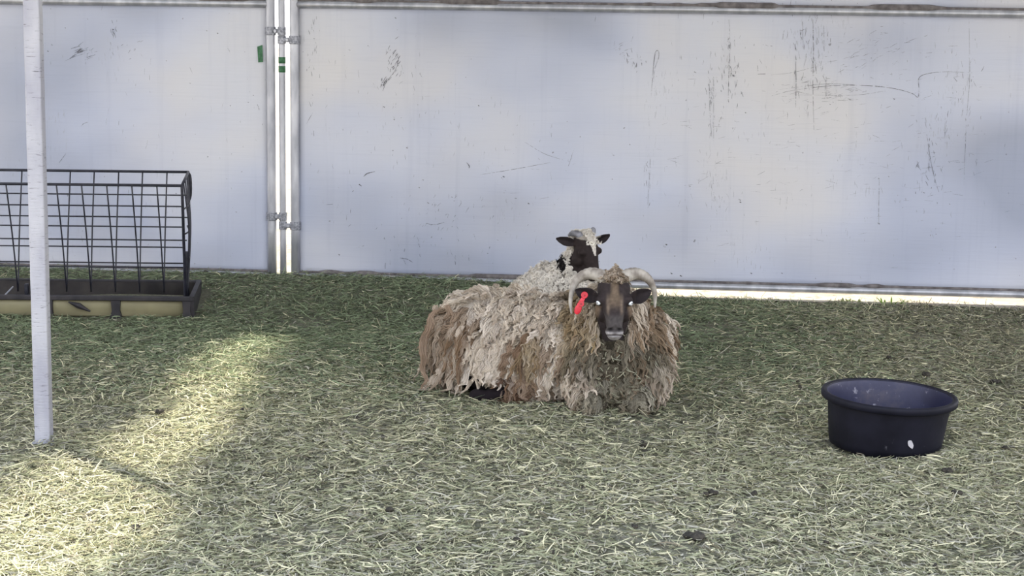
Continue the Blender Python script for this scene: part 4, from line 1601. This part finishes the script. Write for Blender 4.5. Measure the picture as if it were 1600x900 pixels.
# ------------------------------------------------------------------ the young sheep behind
def build_lamb():
    base = Vector((0.22, 8.95, 0))
    P = tag(empty('young_sheep', base), 'young white curly sheep with a dark face lying behind the large sheep', 'sheep')
    hc = G(922, 396, depth=8.78)
    H = Head(hc, yaw=math.radians(33), pitch=math.radians(10), roll=math.radians(-2), scale=0.92)
    bm = bmesh.new()
    ell(bm, (0.130, 9.02, 0.125), (0.145, 0.16, 0.140))
    ell(bm, (0.20, 8.98, 0.160), (0.150, 0.16, 0.165))
    ell(bm, (0.28, 8.93, 0.180), (0.150, 0.14, 0.170))
    ell(bm, (0.34, 8.87, 0.170), (0.110, 0.10, 0.130))
    tcap(bm, (0.30, 8.92, 0.26), hc + Vector((-0.03, 0.06, 0.0)), 0.10, 0.060)
    tcap(bm, (0.31, 8.90, 0.20), hc + Vector((-0.01, 0.05, -0.05)), 0.09, 0.048)
    for x in (0.27, 0.41):
        tcap(bm, (x, 8.86, 0.08), (x + 0.02, 8.74, 0.035), 0.04, 0.025)
        tcap(bm, (x + 0.02, 8.74, 0.032), (x, 8.86, 0.022), 0.024, 0.018)
    tcap(bm, (0.10, 8.90, 0.08), (0.20, 8.81, 0.035), 0.05, 0.028)
    tcap(bm, (0.20, 8.81, 0.03), (0.05, 8.80, 0.024), 0.026, 0.018)
    head_volumes(bm, H)
    ear_volume(bm, H, (-0.055, 0.045, -0.065), (-0.152, 0.066, -0.120), 0.026)
    ear_volume(bm, H, (0.055, 0.050, -0.065), (0.135, 0.092, -0.020), 0.026)
    me = remesh(bm, 0.0042, 5)
    V = coords(me)
    L = H.local(V)
    V = sculpt_face(V, L, H)
    V[:, 2] = np.maximum(V[:, 2], 0.004)
    setco(me, V)
    u, v, w_ = L.T
    au = np.abs(u)
    white = np.array((0.62, 0.58, 0.52))
    dark = np.array((0.026, 0.018, 0.017))
    col = np.tile(np.array((0.30, 0.27, 0.23)), (len(V), 1))
    isf = (w_ > -0.075) & (v > -0.155) & (v < 0.075) & (au < 0.085)
    isf |= (v < -0.02) & (w_ > -0.105 + 0.5 * np.clip(-0.05 - v, 0, 1)) & (au < 0.085) & (v > -0.155)
    col[isf] = dark
    # white blaze running down the forehead, narrowing
    bl = (np.abs(u - 0.004) < 0.006 + 0.26 * np.clip(v - 0.005, 0, 1)) & (v > 0.0) & (w_ > -0.14)
    col[bl] = white
    spot = ((u - 0.030) / 0.008) ** 2 + ((v + 0.074) / 0.010) ** 2 < 1
    col[spot & (w_ > 0)] = (0.45, 0.38, 0.33)
    ear = au > 0.075
    col[ear & (v > -0.02)] = np.array((0.022, 0.016, 0.017))
    col *= (1 + 0.3 * fbm(V, 80, 2.0))[:, None]
    set_col(me, np.clip(col, 0, 1))
    objs = [link('body', me, M['skin'], P, smooth=True)]
    for sd in (-1, 1):
        objs.append(eyeball(H, (sd * 0.0590, 0.000, 0.002), 0.0080, M['dark_eye'], P, False))
    objs.append(horn(H, [(-0.030, 0.082, -0.050), (-0.050, 0.096, -0.062), (-0.068, 0.094, -0.085), (-0.078, 0.078, -0.105)], [0.019, 0.018, 0.015, 0.007], M['horn_grey'], P, 20))
    objs.append(horn(H, [(0.030, 0.082, -0.050), (0.044, 0.098, -0.056), (0.056, 0.108, -0.070), (0.066, 0.102, -0.090)], [0.017, 0.017, 0.014, 0.007], M['horn_grey'], P, 20))
    # tight curls: short coiled tufts all over trunk, neck and crown
    rng = np.random.default_rng(4)
    me.calc_loop_triangles()
    T = np.empty(len(me.loop_triangles) * 3, dtype=np.int32)
    me.loop_triangles.foreach_get('vertices', T)
    T = T.reshape(-1, 3)
    a, b, c = V[T[:, 0]], V[T[:, 1]], V[T[:, 2]]
    nn = np.cross(b - a, c - a)
    area = np.linalg.norm(nn, axis=1) / 2
    nn = nn / (2 * area[:, None] + 1e-12)
    cen = (a + b + c) / 3
    l = H.local(cen)
    bare = (l[:, 2] > -0.082 + 0.6 * np.clip(-0.05 - l[:, 1], 0, 1)) & (l[:, 1] > -0.155) & (l[:, 1] < 0.2)
    bare |= (np.abs(l[:, 0]) > 0.06) & (l[:, 1] > 0.0) & (l[:, 1] < 0.12) & (l[:, 2] > -0.16)
    bare &= ~((np.abs(l[:, 0] - .004) < 0.030) & (l[:, 1] > 0.05))
    pr = area * np.where(bare, 0, 1) * (cen[:, 2] > 0.02)
    NC = 3600
    idx = rng.choice(len(T), NC, p=pr / pr.sum())
    ctr, nor = cen[idx], nn[idx]
    lc = H.local(ctr)
    small = np.where(lc[:, 2] > -0.12, 0.6, 1.0)[:, None]
    tx = np.cross(nor, rng.normal(0, 1, (NC, 3)))
    tx /= np.linalg.norm(tx, axis=1, keepdims=True)
    ty = np.cross(nor, tx)
    NS, K = 7, 11
    Pp, Sd, Wd, Cc = [], [], [], []
    turns = (1.0 + 0.6 * rng.random(NC))[:, None] * 6.28
    r0 = (0.0095 + 0.0065 * rng.random(NC))[:, None] * small
    f = np.linspace(0, 1, K)[None, :]
    drift = rng.normal(0, 0.008, (NC, 3)) + np.array((0, 0, -0.004))
    cb = np.array((0.86, 0.81, 0.73)) * (0.82 + 0.3 * rng.random(NC))[:, None]
    sp = G(880, 413, depth=8.86)
    dsp = np.sqrt(((ctr[:, 0] - sp.x) / 0.016) ** 2 + ((ctr[:, 2] - sp.z) / 0.045) ** 2)
    cb[(dsp < 1) & (ctr[:, 1] < 8.97)] = (0.03, 0.025, 0.025)
    for s in range(NS):
        q = (s / (NS - 1) - 0.5) * 2
        ang = f * turns + 0.25 * rng.normal(0, 1, (NC, 1))
        rr = r0 * (1 - 0.35 * f) * (1 + 0.25 * rng.normal(0, 1, (NC, 1)))
        h = 0.004 + 0.012 * f * small + q * 0.0028 + 0.0015 * rng.normal(0, 1, (NC, 1))
        p = ctr[:, None] + tx[:, None] * (np.cos(ang) * rr)[..., None] + ty[:, None] * (np.sin(ang) * rr)[..., None] + nor[:, None] * h[..., None] + drift[:, None] * f[..., None]
        rad = tx[:, None] * np.cos(ang)[..., None] + ty[:, None] * np.sin(ang)[..., None]
        al = rng.normal(0, 0.6, (NC, 1, 1))
        sd = rad * np.cos(al) + nor[:, None] * np.sin(al)
        Pp.append(p)
        Sd.append(sd)
        Wd.append(np.full((NC, K), 0.0036) * (1 - 0.5 * f))
        Cc.append(cb * (0.85 + 0.25 * rng.random(NC))[:, None])
    Pp = np.concatenate(Pp)
    Pp[..., 2] = np.maximum(Pp[..., 2], 0.005)
    objs.append(link('fleece', ribbons('curls', Pp, np.concatenate(Sd), np.concatenate(Wd), np.clip(np.concatenate(Cc), 0, 1)), M['wool'], P))
    for o in objs:
        o.matrix_parent_inverse = Matrix.Translation(-base)


build_lamb()


# ------------------------------------------------------------------ hay
def build_hay():
    rng = np.random.default_rng(9)

    def layer(N, zlo, zhi, lmin, lmax, wmin, wmax, tilt, bright, far_only=None):
        # sample depth so that density follows what the view shows
        t = rng.random(N)
        Y = 3.9 + (10.25 - 3.9) * t ** 0.92
        half = Y * 0.30 + 0.25
        X = rng.uniform(-1, 1, N) * half
        fy = FD + FK * X
        keep = Y < fy + 0.03 * rng.normal(0, 1, N) - 0.01 - ss(0.4, 2.0, X) * (0.09 + 0.05 * np.sin(X * 9) * np.sin(X * 4.3 + 1) + 0.06 * rng.random(N)) * (rng.random(N) > 0.06)
        # thin, trodden places
        d = 0.5 + 0.5 * np.sin(1.7 * X + 0.8 * Y) * np.sin(1.1 * Y - 0.6 * X + 2)
        keep &= rng.random(N) < 0.50 + 0.5 * d
        pt = np.sin(3.1 * X + 1.7 * Y + 1.5 * np.sin(1.3 * Y)) * np.sin(2.2 * Y - 2.9 * X + 0.7)
        keep &= ~((pt > 0.80) & (rng.random(N) < 0.5))
        keep &= ((X - TUB.x) ** 2 + (Y - TUB.y) ** 2) > 0.222 ** 2
        keep &= ~((X < -1.60) & (Y > FR_Y - 0.01) & (Y < BK_Y + 0.02) & (X < G(305, 490, depth=FR_Y).x))
        X, Y = X[keep], Y[keep]
        n = len(X)
        L = (lmin + (lmax - lmin) * rng.random(n) ** 2.0)
        az = rng.uniform(0, 2 * np.pi, n)
        # slightly combed, as hay shaken out in one direction
        tl = rng.normal(0, tilt, n) * np.where((Y > FD + FK * X - 0.32) & (X > 0.5), 2.6, 1.0)
        T = np.stack([np.cos(az) * np.cos(tl), np.sin(az) * np.cos(tl), np.sin(tl)], -1)
        K = 4
        s = np.linspace(-0.5, 0.5, K)
        side = np.stack([-np.sin(az), np.cos(az), np.zeros(n)], -1)
        bend = rng.normal(0, 0.16, n)
        bz = rng.normal(0, 0.10, n)
        P = T[:, None] * (s[None, :] * L[:, None])[..., None] + side[:, None] * ((s[None] ** 2 - .12) * (bend * L * 2)[:, None])[..., None]
        P[..., 2] += (0.08 - s[None] ** 2) * (bz * L * 2)[:, None]
        z = zlo + (zhi - zlo) * rng.random(n)
        # heaped a little against tub, post and sheep
        dt = np.sqrt((X - TUB.x) ** 2 + (Y - TUB.y) ** 2)
        z *= 1 - 0.65 * np.exp(-((dt - 0.22) / 0.09) ** 2) * (rng.random(n) > 0.14)
        dp = np.sqrt((X - POST.x) ** 2 + (Y - POST.y) ** 2)
        z += 0.022 * np.exp(-(dp / 0.09) ** 2) * rng.random(n)
        P[..., 0] += X[:, None]
        P[..., 1] += Y[:, None]
        gz = ground_h(P[..., 0], P[..., 1])
        P[..., 2] = np.maximum(P[..., 2] + gz + z[:, None], gz + 0.002)
        # turn blades about their own axis
        ro = rng.normal(0, 0.55, n)
        nrm = np.cross(T, side)
        S_ = side * np.cos(ro)[:, None] + nrm * np.sin(ro)[:, None]
        S_ = np.repeat(S_[:, None], K, axis=1)
        W = wmin + (wmax - wmin) * rng.random(n) ** 1.6
        W = np.repeat(W[:, None], K, axis=1) * np.array([0.7, 1, 1, 0.55])[None]
        # kinds of hay: sage green leafy, dry straw, grey weathered; fresher towards the back left
        fresh = ss(6.6, 8.8, Y) * (1 - 0.75 * ss(0.6, 2.2, X))
        lownoise = 0.5 + 0.5 * np.sin(2.3 * X + 1.0) * np.sin(1.9 * Y + 0.5 * X)
        sage = np.array((0.35, 0.36, 0.22))
        straw = np.array((0.70, 0.66, 0.44))
        grey = np.array((0.46, 0.44, 0.35))
        green = np.array((0.215, 0.265, 0.155))
        brown = np.array((0.24, 0.21, 0.15))
        k = rng.random(n)
        c = np.where((k < 0.46)[:, None], sage, np.where((k < 0.74)[:, None], straw, grey))
        c = np.where((k > 0.93)[:, None], brown, c)
        g = rng.random(n) < fresh * 0.86
        c = np.where(g[:, None], green * (0.75 + 0.6 * rng.random(n))[:, None], c)
        br = rng.random(n) < ss(1.2, 2.6, X) * ss(6.8, 7.6, Y) * 0.55
        c = np.where(br[:, None], np.array((0.28, 0.265, 0.19)), c)
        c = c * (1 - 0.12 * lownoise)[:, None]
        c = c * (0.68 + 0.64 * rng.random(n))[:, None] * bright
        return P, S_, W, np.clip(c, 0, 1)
    ls = [layer(170000, 0.000, 0.008, 0.02, 0.070, 0.0030, 0.0060, 0.05, 0.62),  # bottom layer darkened: shade of the gaps between strands put into its colour
          layer(190000, 0.004, 0.018, 0.018, 0.075, 0.0026, 0.0056, 0.15, 1.0),
          layer(60000, 0.010, 0.026, 0.02, 0.105, 0.0022, 0.0046, 0.24, 1.02)]
    P = np.concatenate([l[0] for l in ls])
    S_ = np.concatenate([l[1] for l in ls])
    W = np.concatenate([l[2] for l in ls])
    c = np.concatenate([l[3] for l in ls])
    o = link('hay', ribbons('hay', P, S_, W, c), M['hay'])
    tag(o, 'loose green and straw coloured hay strewn over the pen ground', 'hay', kind='stuff')


build_hay()


# ------------------------------------------------------------------ dung, weeds
def build_bits():
    spots = [(1083, 842, 19, 7), (1115, 773, 9, 5), (1101, 776, 7, 4), (1178, 772, 7, 6), (1005, 690, 9, 7), (1480, 733, 12, 7), (1495, 768, 9, 5), (1008, 700, 6, 4),
             (214, 817, 9, 6), (310, 796, 5, 4), (1445, 590, 8, 5), (1558, 597, 12, 3), (318, 424, 9, 4), (309, 421, 5, 3), (808, 848, 7, 4), (655, 857, 6, 4),
             (609, 795, 7, 5), (599, 813, 6, 4), (430, 800, 5, 4), (40, 797, 5, 4), (70, 805, 4, 3), (1250, 605, 5, 4), (1247, 596, 4, 3), (596, 684, 5, 3),
             (841, 769, 5, 4), (910, 765, 5, 4), (992, 826, 6, 4), (1250, 799, 5, 4), (1572, 700, 14, 4), (1290, 848, 6, 4), (1390, 560, 6, 4), (1190, 560, 5, 3),
             (498, 760, 4, 3), (380, 640, 5, 3), (248, 640, 9, 5), (560, 655, 4, 3), (1130, 730, 4, 3), (1600, 640, 8, 4), (1462, 880, 6, 4), (866, 868, 5, 4)]
    labs = ['largest dark dung clump, low on the hay right of centre, below the big sheep',
            'dark dung clump between the big sheep and the tub, right of one touching it',
            'dark dung clump between the big sheep and the tub, left of one touching it',
            'dark dung clump straight below the left edge of the tub',
            'dark dung clump in the hay just under the big sheep\'s chest',
            'dark dung clump beside the lower right of the tub',
            'dark dung clump below the tub\'s right edge, lower than its neighbour',
            'small dark dung pellet under the big sheep\'s chest, below a larger clump',
            'dark dung clump inside the sunlit hay at lower left',
            'small dark dung pellet on the right margin of the sunlit hay, lower left',
            'dark dung clump just behind the tub, above its rim',
            'flat dark dung streak right of the tub\'s rim, near the picture edge',
            'dark dung clump at the foot of the fence beside the hay feeder',
            'small dark dung pellet against the fence, left of a larger clump there',
            'small dark dung pellet at the bottom edge of the hay, near the middle',
            'small dark dung pellet near the bottom edge, left of the middle',
            'dark dung pellet upper of two close together, below left of the big sheep',
            'dark dung pellet lower of two close together, below left of the big sheep',
            'small dark dung pellet in shaded hay right of the sunlit patch\'s foot',
            'small dark dung pellet in sunlit hay below the white post, left one',
            'small dark dung pellet in sunlit hay below the white post, right one',
            'small dark dung pellet at the upper left of the tub',
            'smallest dark dung pellet at the upper left of the tub',
            'small dark dung pellet in the hay under the rump of the big sheep',
            'small dark dung pellet below the big sheep, left of centre',
            'small dark dung pellet below the big sheep\'s chest, far down the hay',
            'small dark dung pellet left of the largest clump, low in the hay',
            'small dark dung pellet low in the hay, under the tub\'s left edge',
            'wide flat dark dung clump right of the tub near the picture edge',
            'small dark dung pellet near the bottom, right of the largest clump',
            'small dark dung pellet in brownish hay above the tub',
            'small dark dung pellet in green hay between young sheep and tub, near the fence',
            'small dark dung pellet right of the middle of the sunlit patch',
            'small dark dung pellet right of the sunlit patch, level with the sheep\'s feet',
            'brown dung clump on the upper edge of the sunlit patch',
            'small dark dung pellet in the hay left of the big sheep\'s rump',
            'small dark dung pellet between the big sheep and the tub, nearest the sheep',
            'dark dung clump cut by the right picture edge, beside the tub',
            'small dark dung pellet at the bottom right corner of the hay',
            'small dark dung pellet at the bottom edge, below the big sheep']
    for i, (x, y, a, b) in enumerate(spots):
        p = G(x, y, 0.02)
        p.z = float(ground_h(np.array(p.x), np.array(p.y))) + 0.014
        if y < 430:
            p = G(x, y + 4, 0.085)
        s = F_PX / p.y
        bm = bmesh.new()
        for k in range(4 if a > 5 else 2):
            q = bmesh.ops.create_icosphere(bm, subdivisions=3, radius=1.0)
            rr = a / s * R.uniform(0.42, 0.62)
            hh = max(b / s * R.uniform(0.7, 1.0), 0.006)
            bmesh.ops.scale(bm, vec=(rr, rr * 0.9, hh), verts=q['verts'])
            bmesh.ops.translate(bm, vec=(R.uniform(-.5, .5) * a / s, R.uniform(-.4, .4) * a / s, hh * 0.4), verts=q['verts'])
        for vv in bm.verts:
            n = noise.noise((vv.co + Vector((i, 0, 0))) * 90)
            vv.co *= 1 + 0.22 * n
        o = fin('dung_clump', bm, M['dung'], smooth=True)
        o.location = p
        tag(o, labs[i], 'dung', 'dark dung clumps in the hay')
    # weed outside, under the fence
    for i, (x, y, n, sz, lab) in enumerate(((1393, 474, 34, 0.062, 'bright green low weed growing under the fence rail on the right'),
                                            (1330, 470, 40, 0.044, 'pale low weed under the fence rail, left of the bright green one'))):
        p = G(x, y + 1, 0.02)
        Pn, Sn, Cn = [], [], []
        for k in range(n):
            a = R.uniform(0, 6.28)
            el = R.uniform(0.15, 1.1)
            l = sz * R.uniform(0.5, 1.2)
            d = Vector((math.cos(a) * math.cos(el), math.sin(a) * math.cos(el), math.sin(el)))
            b0 = p + Vector((R.uniform(-1, 1) * sz * 1.3, R.uniform(-1, 1) * 0.02, -0.003))
            Pn.append([b0 + d * l * t - Vector((0, 0, l * 0.3 * t * t)) for t in (0, .33, .66, 1)])
            s_ = d.cross(Vector((0, 0, 1))).normalized()
            Sn.append([s_] * 4)
            Cn.append((0.22, 0.36, 0.06) if i == 0 else (0.42, 0.46, 0.22))
        W = np.tile(np.array([0.003, 0.010, 0.008, 0.001]), (n, 1))
        o = link('weed', ribbons('weed', np.array(Pn), np.array(Sn), W, np.array(Cn)), M['leaf'])
        tag(o, lab, 'weed')


build_bits()
